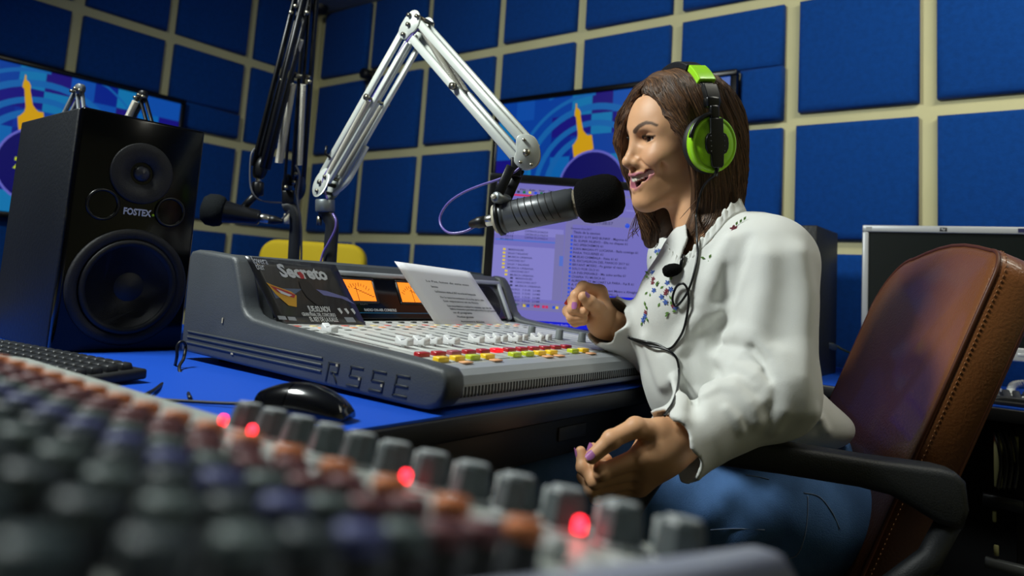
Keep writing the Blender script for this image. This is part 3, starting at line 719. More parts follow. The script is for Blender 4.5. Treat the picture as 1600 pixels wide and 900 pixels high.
for p_, q_, R__ in (((457, 130), (436, 254), .0088), ((474, 132), (468, 258), .0060), ((471, 62), (456, 112), .0045)): MB().coil(at(*p_, D2-.085), at(*q_, D2-.06), R__, .0015, 58, 4, 8).build('spring', steel, t)
b = MB()
for f_, l_ in ((.52, .03),): c = B_J1+da*(B_J2-B_J1).length*f_; b.cyl(c-nb_*.022+sa*.004, c+nb_*.026+sa*.004, .006, 12)
b.build('joint_bolts', bolt_m, t)
for px, py in ((459, 285), (447, 293), (462, 272)): MB().cyl(at(px, py, D2-.03), at(px, py, D2+.02), .0055, 12).build('joint_bolt', bolt_m, t)
for o_ in (.02, -.02):
    b = MB(); plate(b, B_J1+nb_*o_, nb_, da, .022, .030, .004); b.build('lower_joint_plate', arm_black, t)
    b = MB(); plate(b, B_J2+nb_*o_, nb_, da, .024, .034, .004); b.build('elbow_plate', arm_black, t)
for px, py in ((440, 126), (385+48, 158), (462, 10), (455, 20), (480, 20), (484, 128)): MB().cyl(at(px, py, D2-.1), at(px, py, D2-.03), .0055, 12).build('arm_stud', bolt_m, t)
db = (B_J3-B_J2).normalized(); sb = nb_.cross(db).normalized()
for off in (.012, -.012):
    for sgn in (1, -1):
        b = MB(); bar(b, B_J2+nb_*off+sb*.013*sgn, B_J3+nb_*off+sb*.010*sgn, sb, .015, .007); b.build('arm_bar', arm_black, t)
b = MB(); plate(b, B_J3, nb_, db, .014, .026, .024); b.build('head_block', arm_black, t)
MB().cyl(at(404, 270, D2-.13), at(403, 292, D2-.13), .0065, 12).build('chrome_stem', mat('nickel', '#c8c6bd', .25, metal=.95), t)
MB().cyl(at(403, 284, D2-.13), at(402, 306, D2-.13), .014, 16, bev=.003).build('swivel_socket', arm_black, t)
MB().tube([at(401, 303, D2-.13), at(388, 316, D2-.13), at(380, 325, D2-.13)], .009, 10).build('microphone_holder', arm_black, t)
t = thing('microphone', 'smaller dark microphone hanging beside the loudspeaker, grey foam tip', 'microphone', at(380, 330, D2-.13))
m_r, m_f = at(405, 340, D2-.13), at(314, 325, D2-.16)
Mx = axial(m_r, m_f-m_r, _up); L2 = (m_f-m_r).length
MB(Mx).lathe([(.010, -.002), (.0165, 0), (.0175, .004), (.0195, .03), (.027, L2*.62), (.0285, L2*.64)], 28).build('body', mat('mic2_body', '#141518', .3, spec=.6), t)
MB(Mx).lathe([(.028, L2*.60), (.034, L2*.64), (.0375, L2*.74), (.036, L2*.88), (.027, L2*.97), (.012, L2), (0, L2)], 28).build('foam_windscreen', mat('mic_foam_grey', '#1d2022', .95, bump=.8, scale=500, spec=.1), t)
MB(Mx).cyl((0, 0, -.022), (0, 0, 0), .0105, 16, bev=.001).build('connector_sleeve', mat('nickel', '#c8c6bd', .25, metal=.95), t)
MB(Mx).lathe([(.0105, -.022), (.010, -.035), (.006, -.05), (.004, -.054)], 16).build('connector_boot', blk, t)
cab_g = mat('grey_cable', '#55565c', .45)
t = thing('microphone_cable', 'thin grey cable running from the hanging microphone to its black arm', 'cable', at(440, 345, D2-.1))
MB().tube(spline([at(437, 346, D2-.1), at(446, 337, D2-.08), at(452, 330, D2-.04)], 6), .0026, 6).build('lead', cab_g, t)
MB().tube(spline([at(398, 232, D2-.14), at(392, 245, D2-.15), at(391, 285, D2-.15), at(397, 305, D2-.15), at(410, 314, D2-.13), at(440, 317, D2-.05)], 8), .0022, 6).build('upper_loop', cab_g, t)
MB().tube(spline([at(462, 258, D2-.04), at(468, 275, D2-.04), at(465, 310, D2-.03), at(470, 350, D2-.03), at(471, 395, D2-.03), at(470, 415, D2-.03)], 8), .0026, 6).build('pole_run', cab_g, t)
# ---------------------------------------------------------------- two more folded arms whose elbows rise behind the loudspeaker
def far_arm(label, e, l, r, d, m_, spr):
    base = Vector((at(*l, d).x, at(*l, d).y, ZD))
    t = thing('boom_arm', label, 'mic arm', base)
    E_ = at(*e, d)
    MB().tube([base, Vector((base.x, base.y, 1.0))], .0135, 12).build('pole', pole_m, t)
    J = Vector((base.x, base.y, 1.02)); up = Vector((0, 0, 1))
    dd = (E_-J).normalized(); sd = dd.cross(CAM_F).normalized()
    for o_ in (.013, -.013):
        b = MB(); bar(b, J+sd*o_*.5, E_+sd*o_*.5, sd, .0055, .012); b.build('arm_bar', m_, t)
    if spr: MB().coil(J.lerp(E_, .45), E_-dd*.015+CAM_F*-.012, .0065, .0013, 46, 4, 8).build('spring', steel, t)
    b = MB(); plate(b, E_, CAM_F, dd, .0095, .013, .016); b.build('elbow_plates', m_, t)
    K = at(*r, d-.1); d3 = (K-E_).normalized(); s3 = d3.cross(CAM_F).normalized()
    for o_ in (.011, -.011):
        b = MB(); bar(b, E_+s3*o_*.5, K+s3*o_*.5, s3, .005, .010); b.build('arm_bar', m_, t)
    for q in ((0, 0), (.02, .008), (-.016, .012)): MB().cyl(E_-CAM_F*.018+CAM_R*q[0]*.45+CAM_D*q[1]*.45, E_+CAM_R*q[0]*.45+CAM_D*q[1]*.45, .0035, 10).build('bolt', bolt_m, t)
    return t
far_arm('folded steel boom arm whose elbow rises above the loudspeaker top right', (222, 150), (130, 330), (272, 330), 1.55, arm_black, True)
far_arm('grey boom arm tip showing above the loudspeaker top left', (124, 140), (40, 320), (142, 330), 1.52, mat('arm_grey', '#6f7479', .4, metal=.4), False)
# ---------------------------------------------------------------- monitors
bez = mat('monitor_bezel', '#0f1013', .35)
DM_ = 1.66
mO = at(778, 284, DM_); mu_ = Vector(_rt); mv_ = Vector((0, 0, 1))
mu_ = (mu_ + CAM_F*.03); mu_.z = 0; mu_.normalize()
mn_ = mu_.cross(mv_)
def mon(px, py):
    r = ray(px, py); k = (mO-EYE).dot(mn_)/r.dot(mn_); p = EYE + r*k - mO
    return p.dot(mu_), p.dot(mv_)
MH = -mon(806, 508)[1]; MW = MH*1.6
MC = frame(mO + mu_*MW/2 - mv_*MH/2, mu_, mv_)
t = thing('computer_monitor', 'black monitor with lilac song list screen behind the console', 'monitor', (MC.translation.x, MC.translation.y, ZD))
bt = .019
b = MB(MC)
for c, s in (((0, MH/2+bt/2, 0), (MW+2*bt, bt, .025)), ((0, -MH/2-bt/2, 0), (MW+2*bt, bt, .025)), ((-MW/2-bt/2, 0, 0), (bt, MH, .025)), ((MW/2+bt/2, 0, 0), (bt, MH, .025))): b.box(c, s, .003)
b.build('bezel', bez, t)
MB(MC).box((0, 0, -.022), (MW+.02, MH+.02, .03), .006).build('housing', bez, t)
mz = MC.translation.z
MB().box((MC.translation.x-mn_.x*.05, MC.translation.y-mn_.y*.05, (ZD+mz)/2), (.06, .06, mz-ZD-.02), .006).build('stand_neck', bez, t)
MB().prism(ellipse(.125, .095, 32), .014, .004, M=Matrix.Translation((MC.translation.x-mn_.x*.03, MC.translation.y-mn_.y*.03, ZD))).build('stand_base', bez, t)
lil = glow('screen_lilac_page', '#7d78cc', .58); lil2 = glow('screen_lilac_light', '#8d89d8', .6); lil3 = glow('screen_lilac_grey', '#8682c0', .54); sblue = glow('screen_title_blue', '#1420d8', .62); sel = glow('screen_selection', '#5a78d8', .6); sred = glow('screen_red', '#c83060', .7)
tx = mat('screen_text_dark', '#20204e', .7); tx2 = mat('screen_text_grey', '#4a4884', .7); icon_b = glow('icon_blue', '#2a50d8', .7); icon_y = glow('icon_yellow', '#d8c040', .7); icon_g = glow('icon_green', '#208048', .5)
MB(MC).box((0, 0, .0005), (MW, MH, .001)).build('screen', lil, t)
def pane(x0, y0, x1, y1, m_, d=.0014, name='window_pane'):
    a = mon(x0, y0); c = mon(x1, y1)
    a = (max(0, min(MW, a[0])), max(-MH, min(0, a[1]))); c = (max(0, min(MW, c[0])), max(-MH, min(0, c[1])))
    return MB(MC).box(((a[0]+c[0])/2-MW/2, (a[1]+c[1])/2+MH/2, d), (abs(c[0]-a[0]), abs(a[1]-c[1]), .0006)).build(name, m_, t)
pane(775, 280, 1150, 304, sblue, .0016, 'title_bar'); pane(775, 292, 1150, 322, lil3, .0018, 'menu_bar')
pane(775, 497, 1150, 540, sblue, .0016, 'task_bar'); pane(795, 470, 1150, 506, lil3, .0017, 'tool_bar')
pane(772, 352, 880, 372, lil2); pane(885, 350, 1150, 352, lil3); pane(978, 328, 1150, 342, lil2, .0015)
pane(884, 350, 888, 472, lil3, .0019, 'divider'); pane(774, 372, 868, 381, sel, .0016, 'selection_bar'); pane(770, 382, 876, 470, lil2, .0015)
pane(803, 303, 833, 308, sred, .0022, 'status_bar'); pane(890, 470, 1150, 476, sblue, .0021, 'divider')
pane(868, 366, 876, 470, lil3, .0019, 'scroll_bar'); pane(874, 400, 879, 416, sel, .0022, 'scroll_bar')
def mtext(s, px, py, size_px, w_px=None, m_=tx):
    a = mon(px, py); e = mon(px+10, py); sc_ = (e[0]-a[0])/10
    return text(s, size_px*sc_*1.25, MC @ Matrix.Translation((a[0]-MW/2, a[1]+MH/2, .0026)), m_, t, 'screen_lettering', width=w_px*sc_ if w_px else None, bold=.0001)
for k, (s, wd) in enumerate((('BECKY G FT BAD BUNNY - Mayores 61', 84), ('EL SUPER NUEVO - Ella no chapea 61', 84), ('NO SPEECHEMOS 61', 46), ('JUAN MAGAN FT LUCIANA - Baila conmigo 61', 102), ('PARA TIGUERES 61', 47), ('MUELKI CHIMBALA - Falsa 61 61', 70), ('EL ESCUADRON DEL PANICO 2017 61', 88), ('BRYANT MYERS - Pa gastar el rato 61', 84), ('SOLO POR OLO 61', 42), ('LA INSUPERABLE - Me subo arriba 61', 84), ('CHAPEA TU MUSICA 61', 52), ('ALBERT 06 FT MOZART LA PARA - Fui R 61', 98), ('A CAPELLA 61', 38), ('Bad Bunny x Almight x Bryant Myers x Almighty 61', 112), ('MUSICA BACHATA ACAPELLA', 75), ('URBANO 61', 30))):
    x, y = 896.5-k*.38, 371.5+k*6.22
    mtext(s, x, y, 4.1, wd); pane(x-4.5, y-4.2, x-1.5, y-.4, icon_b, .0022, 'list_icon')
mtext('Titulo de la cancion:', 896, 364.5, 4.4, 42); mtext('Duracion Hora 2017', 892, 358, 3.2, 32, tx2)
mtext('11:28:57', 931, 350, 5.2, 25, tx2)
MB(MC @ Matrix.Translation((mon(980, 353)[0]-MW/2, mon(980, 353)[1]+MH/2, .0018))).lathe([(.0055, 0), (.0055, .0006), (.0, .0006)], 20).build('clock_icon', icon_b, t)
for k in range(16):
    ind = 0 if k < 6 else (5 if k < 8 else (14 if k < 11 else 8))
    x, y = 794+ind-k*.35, 391+k*5.65
    mtext(random.choice(['CANCIONES 2017', 'MUSICA URBANA', 'MERENGUES', 'BACHATAS', 'SALSA Y BALADAS']) if k < 11 else '03:30:%02d   3 %02d:00   3.4 MB' % (10+k, 20+k), x, y, 3.2, (24+(k*7) % 18) if k < 11 else 46, tx2)
    pane(x-8, y-3.6, x-4, y-.2, icon_y if k < 8 else tx2, .0022, 'list_icon')
for k in range(3):
    mtext('01:30:%02d' % (11+k), 782-k*.3, 364+k*5, 3.2, 20, tx2); mtext('CORTINA DE LA KALLE 61', 820-k*.3, 362.5+k*5, 3.4, 36, tx2)
for k, s in enumerate(('File', 'Edit', 'View', 'Help', 'Tools')): mtext(s, 812+k*15, 297.5+k*.9, 3.2, 9, tx2)
for k, m_ in enumerate((tx2, icon_g, icon_y, icon_b, icon_g)): pane(808+k*9, 298+k*.6, 812+k*9, 302+k*.6, m_, .0024, 'tool_icon')
for x, m_ in ((803, icon_g), (817, icon_y), (823, icon_b), (834, sred), (839, sred), (847, sred), (852, sred), (863, icon_b), (868, icon_y), (880, icon_g)): pane(x, 474+(x-803)*.07, x+4, 478.5+(x-803)*.07, m_, .0024, 'tool_icon')
mtext('La Kalle', 812, 505.5, 3.4, 17, lil2); mtext('Dinesat Radio 9', 858, 508, 3.4, 34, lil2)
# silver monitor at the back right
sil = mat('monitor_silver', '#b4b6b8', .4, metal=.2); glass_off = mat('monitor_off_glass', '#0f1514', .3, spec=.5)
a0 = at_y(1348, 352, 2.10); uu = Vector((math.cos(.10), math.sin(.10), 0)); 
W_, H2 = .372, .322
MC2 = frame(a0 + uu*W_/2 - Vector((0, 0, H2/2)), uu, (0, .02, 1))
t = thing('computer_monitor', 'silver framed monitor with a switched off screen behind the leather chair', 'monitor', (MC2.translation.x, MC2.translation.y, Z2))
b = MB(MC2)
for c, s in (((0, H2/2-.009, 0), (W_, .018, .022)), ((0, -H2/2+.016, 0), (W_, .032, .022)), ((-W_/2+.0075, .007, 0), (.015, H2-.050, .022)), ((W_/2-.0075, .007, 0), (.015, H2-.050, .022))): b.box(c, s, .003)
b.build('bezel', sil, t)
MB(MC2).box((0, .006, .001), (W_-.028, H2-.046, .006)).build('screen', glass_off, t)
MB(MC2).box((0, 0, -.022), (W_-.01, H2-.01, .03), .006).build('housing', sil, t)
MB(MC2).box((0, H2/2-.009, .0112), (.016, .010, .0012), .0004, 1).build('logo_plate', mat('logo_black', '#0c0c0d', .4), t)
text('hp', .009, MC2 @ Matrix.Translation((-.0045, H2/2-.0115, .0119)), mat('logo_silver', '#c2c4c6', .4), t, 'logo_lettering', shear=.2)
MB(MC2).box((W_/2-.022, H2/2-.009, .0112), (.017, .010, .0008)).build('sticker', mat('sticker_navy', '#23244c', .4), t)
MB(MC2).box((-W_/2+.016, H2/2-.010, .0112), (.014, .011, .0006)).build('sticker', mat('sticker_silver', '#9d9f9e', .4), t)
MB(MC2 @ Matrix.Translation((W_/2-.047, -H2/2+.016, .011))).cyl((0, 0, 0), (0, 0, .0012), .0022, 12).build('power_light', glow('amber_led', '#ff8a10', 1.6), t)
MB(MC2).box((W_/2-.026, -H2/2+.016, .0112), (.018, .008, .0016), .0006, 1).build('power_button', sil, t)
MB().box((MC2.translation.x, MC2.translation.y+.05, (Z2+MC2.translation.z)/2), (.07, .05, MC2.translation.z-Z2), .008).build('stand_neck', sil, t)
MB().prism(ellipse(.12, .10, 32), .016, .005, M=Matrix.Translation((MC2.translation.x, MC2.translation.y+.02, Z2))).build('stand_base', sil, t)
# ---------------------------------------------------------------- yellow chair behind the console
yel = mat('yellow_upholstery', '#c9ad0c', .8, bump=.2, scale=300)
yc = at(490, 402, 2.35)
yu = Vector(_rt); t = thing('office_chair', 'empty chair with a rounded yellow back behind the console', 'chair', (yc.x, yc.y, 0))
YM = frame((yc.x, yc.y, yc.z-.10), yu, (0, 0, 1))
MB(YM).prism(rrect(.345, .30, .055, 7), .055, .016, 4, z0=-.03).build('backrest', yel, t)
fw2 = YM.to_3x3() @ Vector((0, 0, 1))
MB(frame((yc.x+fw2.x*.25, yc.y+fw2.y*.25, .47), yu, (0, 0, 1) if False else fw2)).prism(rrect(.44, .42, .06, 6), .06, .018, 3, z0=-.03).build('seat', yel, t)
b = MB(); b.tube(spline([(yc.x-fw2.x*.01, yc.y-fw2.y*.01, yc.z-.2), (yc.x-fw2.x*.05, yc.y-fw2.y*.05, .5), (yc.x+fw2.x*.05, yc.y+fw2.y*.05, .42), (yc.x+fw2.x*.25, yc.y+fw2.y*.25, .42)], 5), .018, 8); b.build('back_stem', blk, t)
MB().cyl((yc.x+fw2.x*.25, yc.y+fw2.y*.25, .10), (yc.x+fw2.x*.25, yc.y+fw2.y*.25, .44), .025, 14).build('gas_column', blk, t)
for k in range(5):
    a = k*2*math.pi/5+.3; c = Vector((yc.x+fw2.x*.25, yc.y+fw2.y*.25, 0))
    l_ = MB(); e = c+Vector((.28*math.cos(a), .28*math.sin(a), .07)); l_.tube([c+Vector((0, 0, .11)), e], [.02, .014], 8); lo = l_.build('base_leg', blk, t)
    MB().cyl(e+Vector((-.012*math.sin(a), .012*math.cos(a), -.043)), e+Vector((.012*math.sin(a), -.012*math.cos(a), -.043)), .027, 14, bev=.004).build('caster', blk, lo)
# ---------------------------------------------------------------- mouse, loose cable, keyboards, phone cord
shiny = mat('mouse_gloss_black', '#0a0a0b', .16, coat=.5); mgrey = mat('mouse_grey', '#3c3d40', .3)
r_, f_ = at_z(544, 660, ZD+.0), at_z(409, 643, ZD+.0)
dx = (f_-r_); dx.z = 0; ml = .106; dx.normalize(); mc = r_ + dx*(ml/2)
Mm = frame((mc.x, mc.y, ZD), dx, Vector((0, 0, 1)).cross(dx))
t = thing('computer_mouse', 'shiny black mouse on the blue desk before the console', 'mouse', (mc.x, mc.y, ZD))
def mouse_pt(u, a, sc=1.):
    # u along length 0 rear..1 front, a angle over the back
    x = -ml/2 + ml*u
    wv = .029*(math.sin(math.pi*(.08+.86*u)))**.45*(1-.12*math.sin(math.pi*u)**2)
    hv = .034*(math.sin(math.pi*(.05+.72*u**.9)))**.6*(1-.30*u**3)
    return (x, wv*math.cos(a)*sc, .003+hv*max(0, math.sin(a))**.8*sc)
b = MB(Mm); vs = []; fs = []; nu, na = 22, 18
for i in range(nu+1):
    for j in range(na+1): vs.append(mouse_pt(i/nu, math.pi*j/na))
for i in range(nu):
    for j in range(na): k = i*(na+1)+j; fs.append((k, k+1, k+na+2, k+na+1))
for e in (0, nu): fs.append(tuple(e*(na+1)+j for j in range(na+1)))
fs.append(tuple([i*(na+1) for i in range(nu+1)] + [i*(na+1)+na for i in range(nu, -1, -1)]))
b.add(vs, fs); b.build('shell', shiny, t)
for sd in (0, 1):
    b = MB(Mm); vs = []; fs = []
    for i in range(9):
        for j in range(8):
            u = .60+.385*i/8; a = (math.pi*(.08+.38*j/7)) if sd else (math.pi*(.54+.38*j/7))
            vs.append(mouse_pt(u, a, 1.03))
    for i in range(8):
        for j in range(7): k = i*8+j; fs.append((k, k+1, k+9, k+8))
    b.add(vs, fs); b.build('button', mgrey if sd == 0 else shiny, t)
MB(Mm).cyl((ml*.25, -.004, .021), (ml*.25, .004, .021), .009, 18, bev=.001).build('scroll_wheel', rub_m, t)
fr = mc+dx*ml/2
MB().tube(spline([Vector((fr.x, fr.y, ZD+.010)), Vector((fr.x, fr.y, ZD+.004))+dx*.04, Vector((fr.x-.12, fr.y-.08, ZD+.003)), Vector((fr.x-.20, fr.y-.16, ZD+.003))], 6), .002, 6).build('cord', rub_m, t)
t = thing('loose_cable', 'black cable curling up beside the loudspeaker and console', 'cable', at_z(250, 606, ZD))
MB().tube(spline([at_z(225, 618, ZD+.003), at_z(246, 606, ZD+.003), at(268, 585, 1.08), at(276, 560, 1.06), at(277, 541, 1.06), at(284, 534, 1.065), at(290, 541, 1.075), at(287, 560, 1.06), at(280, 575, 1.03), at(288, 600, .98), at_z(297, 622, ZD+.003)], 8), .0024, 8).build('cord', blk, t)
def keyboard(label, c, ang, ncol, nrow, name='keyboard'):
    M = Matrix.Translation(c) @ Matrix.Rotation(ang, 4, 'Z') @ Matrix.Rotation(.06, 4, 'X')
    t = thing('keyboard', label, 'keyboard', c)
    kw = .0192; W0, D0 = ncol*kw+.02, nrow*kw+.02
    MB(M).box((0, 0, .007), (W0, D0, .013), .003).build('case', mat('key_case_black', '#17181a', .5), t)
    k0 = None
    for j in range(nrow):
        i = 0.
        while i < ncol-.01:
            wkey = 1.
            if j == 0 and abs(i-3) < .01: wkey = 6
            if i+wkey > ncol: wkey = ncol-i
            x = -W0/2+.01+(i+wkey/2)*kw; y = -D0/2+.01+(j+.5)*kw
            Mk = M @ Matrix.Translation((x, y, .013)) @ Matrix.Diagonal((1+(wkey-1)*kw/(kw*.9), 1, 1, 1))
            def mkk(): return MB().box((0, 0, .004), (.0172, .0165, .009), .0022, 2, taper=(.78, .80)).build('key', mat('key_black', '#222427', .42))
            k0, _ = first_or_copy(k0, mkk, Mk, t, 'key'); i += wkey
        pass
    return t
keyboard('black keyboard on the blue desk in front of the glossy loudspeaker', (-1.125, .372, ZD), math.radians(8), 21, 6)
keyboard('black keyboard under the silver monitor on the back desk', (.00, 1.975, Z2), math.radians(5), 20, 6)
t = thing('telephone_cord', 'coiled white telephone cord on the back desk at the right edge', 'cord', at_z(1585, 620, Z2))
cp = spline([at_z(1640, 632, Z2+.010), at_z(1590, 624, Z2+.010), at_z(1580, 612, Z2+.010), at_z(1590, 600, Z2+.014), at_z(1650, 596, Z2+.012)], 60)
pts = []
for i, p in enumerate(cp):
    tt = (cp[min(i+1, len(cp)-1)]-cp[max(i-1, 0)]).normalized(); u = tt.orthogonal().normalized(); v = tt.cross(u)
    # steady frame
    u = Vector((0, 0, 1)); v = tt.cross(u).normalized(); u = v.cross(tt)
    a = i*1.05; pts.append(p + u*.0075*math.cos(a) + v*.0075*math.sin(a))
MB().tube(pts, .0024, 6).build('coil', mat('cord_white', '#c4c5c0', .45), t)
# small dark clutter behind the woman on the back desk
t = thing('desk_lamp', 'small dark clip lamp stem with a yellow lead beside the hidden loudspeaker', 'lamp', at_z(1284, 590, Z2))
b = MB(); b.tube([at_z(1284, 585, Z2), at(1288, 545, 1.98), at(1292, 528, 1.98)], [.012, .010, .007], 10); b.build('stem', mat('dull_black_grey', '#1d2126', .45), t)
b = MB(); b.box((0, 0, 0), (.035, .018, .014), .003, M=frame(at(1297, 541, 1.97), CAM_R+CAM_D*.25, CAM_D)); b.build('clip', mat('clip_blue_grey', '#27364a', .45), t)
MB().tube([at(1281, 545, 1.96), at(1279, 565, 1.95), at_z(1278, 588, Z2+.006)], .006, 8).build('grip', mat('dull_black_grey', '#1d2126', .45), t)
MB().tube(spline([at(1300, 537, 1.99), at(1308, 541, 2.0), at(1316, 546, 2.02), at(1340, 556, 2.05)], 5), .003, 6).build('lead', mat('yellow_lead', '#8f8a20', .5), t)
# ---------------------------------------------------------------- equipment under the back desk
t = thing('equipment_rack', 'dark equipment cabinet with cables and pale labels under the back desk', 'rack', (.14, 2.12, 0))
rk = mat('rack_black', '#0a0b0d', .45)
rx0, rx1, ry = -.09, .50, 1.93
MB().box(((rx0+rx1)/2, 2.13, .335), (rx1-rx0, .36, .67), .004).build('cabinet', rk, t)
def rp(px, py, d=0.): return at_y(px, py, ry+.018-d)
def rackbox(x0, y0, x1, y1, m_, name, th=.01):
    a = rp(x0, y0); c = rp(x1, y1); return MB().box(((a.x+c.x)/2, ry+.018-th/2, (a.z+c.z)/2), (abs(c.x-a.x), th, abs(a.z-c.z)), .0015, 1).build(name, m_, t)
crm = mat('cream_label', '#8c8a5c', .7)
rackbox(1553, 675, 1567, 762, crm, 'cream_strip'); rackbox(1578, 680, 1592, 722, crm, 'cream_strip'); rackbox(1551, 797, 1557, 815, crm, 'cream_tag'); rackbox(1553, 850, 1561, 868, crm, 'cream_tag')
rackbox(1536, 768, 1600, 800, mat('rack_unit_face', '#14161a', .3), 'rack_unit', .02); rackbox(1540, 884, 1640, 892, mat('rack_rail_grey', '#6d7274', .4, metal=.5), 'metal_rail', .02)
for k, x in enumerate((1557, 1566, 1574, 1583)): MB().tube(spline([rp(x-4, 672, .02), rp(x+4, 700, .035), rp(x+7, 730, .02), rp(x+2, 765, .03)], 6), .004, 6).build('patch_cable', blk, t)
MB().cyl(rp(1495, 686, .0)+Vector((0, 0, 0)), rp(1495, 686, .012), .004, 10).build('red_light', glow('red_led', '#ff1020', 2.), t)
rackbox(1486, 688, 1492, 694, crm, 'cream_tag')
# ---------------------------------------------------------------- foreground mixer
mx = thing('mixing_desk', 'large blurred mixer with rows of coloured knobs filling the foreground', 'mixer', (-.46, .13, ZD))
mix_grey = mat('mixer_panel_grey', '#a5aaa3', .5, metal=.1); mix_side = mat('mixer_side_grey', '#8f93a3', .45); mix_dark = mat('mixer_dark', '#1a1c1f', .5)
P_, NC = .0275, 27
MX1 = -.123; X_R, X_L = -.098, -.123-.0275*NC-.01
def mz_(y): return H_ - .107 + (.283-y)*.19        # panel height at depth y
Y_F, Y_B = .325, -.02
# body: profile in (y, z), extruded along X, rounded lip at the far edge
prof = [(Y_B, ZD+.002), (Y_F-.012, ZD+.002), (Y_F-.002, ZD+.006), (Y_F+.002, ZD+.014), (Y_F-.002, mz_(Y_F)-.006), (Y_F-.012, mz_(Y_F-.012)), (Y_B, mz_(Y_B))]
MBm = frame((X_L, 0, 0), (0, 1, 0), (0, 0, 1))
MB(MBm).prism(prof, X_R-X_L-.012, 0, smooth=False).build('chassis', mix_grey, mx)
pe_ = [(Y_B, ZD), (Y_F-.010, ZD), (Y_F+.004, ZD+.006), (Y_F+.010, ZD+.018), (Y_F+.008, mz_(Y_F)+.002), (Y_F-.006, mz_(Y_F-.006)+.011), (Y_B, mz_(Y_B)+.011)]
MB(frame((X_R-.014, 0, 0), (0, 1, 0), (0, 0, 1))).prism(pe_, .022, .007, 3).build('end_cheek', mix_side, mx)
tilt = Matrix.Rotation(-math.atan(.19), 4, 'X')
def MK(x, y, dz=0.): return Matrix.Translation((x, y, mz_(y)+dz)) @ tilt
skirt = mat('knob_skirt_black', '#24272a', .5); capc = {k: mat('knob_cap_'+k, v, .5) for k, v in {'orange': '#d07a48', 'mauve': '#734648', 'grey': '#5c6866', 'blue': '#535886', 'slate': '#3d4648', 'teal': '#2f3e40'}.items()}
kn0 = None; cp0 = {}
rows = [(.172, 'orange', .021), (.153, 'mauve', .0205), (.1375, 'mauve', .020), (.124, 'grey', .0195), (.110, 'blue', .019), (.096, 'slate', .019), (.081, 'grey', .018), (.064, 'slate', .018), (.045, 'teal', .018)]
def mkk_(): return MB().lathe([(.0068, 0), (.0066, .003), (.0058, .006), (.0054, .0165), (.0046, .0175), (0, .0175)], 14).build('knob', skirt)
strip0 = None
for k in range(NC):
    x = MX1-k*P_
    for y, c, h in rows:
        kn0, ko = first_or_copy(kn0, mkk_, MK(x, y), mx, 'knob')
        def cc(): return MB().lathe([(.0060, .0150), (.0060, .0186), (.0052, .0196), (0, .0196)], 14).box((0, .0030, .0198), (.0013, .0050, .0006)).build('knob_cap', capc[c])
        cp0[c], _ = first_or_copy(cp0.get(c), cc, MK(x, y), ko, 'knob_cap')
# gain row: fluted grey knobs on pale collars, highlights painted as pale side and top
gk = mat('gain_knob_grey', '#4a5254', .45); pale = mat('pale_plastic', '#a9aeae', .45)
def mkg():
    b = MB(); n = 18; vs = []; fs = []
    prof = [(.0108, 0), (.0106, .003), (.0090, .0130), (.0080, .0146)]
    b.lathe(prof, 9, smooth=False)
    return b.build('gain_knob', gk)
g0 = None; p0 = None; col0 = None; btn0 = None; led0_ = None
NG = 12
white_b = mat('mixer_switch_white', '#b4b6b4', .45); red_led = glow('red_led_mixer', '#ff2030', 6.); off_led = mat('led_off', '#5a2a2a', .4)
for k in range(NG):
    x = MX1-k*P_
    g0, go = first_or_copy(g0, mkg, MK(x, .283, .003), mx, 'gain_knob')
    def mkp(): return MB().box((-.0098, 0, .0070), (.0034, .0056, .0135), .0008, 1).lathe([(.0074, .0144), (.0070, .0154), (.0050, .0146), (0, .0144)], 16).build('pointer_highlight', pale)
    p0, _ = first_or_copy(p0, mkp, MK(x, .283, .003), go, 'pointer_highlight')
    def mkc(): return MB().lathe([(.0112, 0), (.0112, .002), (.0095, .0035), (0, .0035)], 20).build('collar', pale)
    col0, _ = first_or_copy(col0, mkc, MK(x, .283), mx, 'collar')
    for y in (.226, .206):
        def mkb(): return MB().box((0, 0, .004), (.0095, .0065, .007), .001, 1).build('switch', white_b)
        btn0, _ = first_or_copy(btn0, mkb, MK(x+.004, y), mx, 'switch')
def led(x, y):
    def ml_(): return MB().lathe([(.0026, 0), (.0026, .004), (.0018, .0056), (0, .0062)], 14).build('led', red_led)
    global led0_
    led0_, _ = first_or_copy(led0_, ml_, MK(x, y, .004), mx, 'led')
for px, py in ((345, 680), (390, 697), (630, 775), (903, 855)):
    p = at(px, py, 1)-EYE
    # meet the tilted panel
    kk = None
    a = p.y; bz = p.z
    kk = (-.113+.283*.19+.004)/(bz+.19*a)
    led(p.x*kk, p.y*kk)
# ---------------------------------------------------------------- leather chair
leather = mat('brown_leather', '#7d4c28', .36, bump=.35, scale=260, var=.14, vscale=5, spec=.5, coat=.25)
seam_m = mat('leather_seam', '#5a2f18', .5); thread = mat('stitch_thread', '#8f6038', .7); arm_m = mat('armrest_black', '#1c1f22', .55, bump=.25, scale=500)
CF = Vector((math.cos(math.radians(-152)), math.sin(math.radians(-152)), 0)); CLft = Vector((-CF.y, CF.x, 0))
nt_ = at(1541, 392, 1.085)            # near top front corner of the backrest
nb2 = at(1424, 716, 1.02)
ch = thing('swivel_chair', 'brown leather swivel chair with black armrests behind the woman', 'chair')
cw = .465
bu = (nt_-nb2); bu = bu - CLft*bu.dot(CLft); blen = bu.length; bu.normalize()   # up the backrest
bn = CLft.cross(bu).normalized()
if bn.dot(CF) < 0: bn = -bn                # front normal
low = .30
O_ = nb2 - bu*low - CLft*cw                # bottom far corner; local x = CLft (0..cw), y = bu, z = bn
BMx = frame(O_, CLft, bu)
if (BMx.to_3x3() @ Vector((0, 0, 1))).dot(CF) < 0: print('chair frame flipped')
bh = blen+low+.02
def back_out(v):    # half width at height fraction and rounding at the top
    return 1
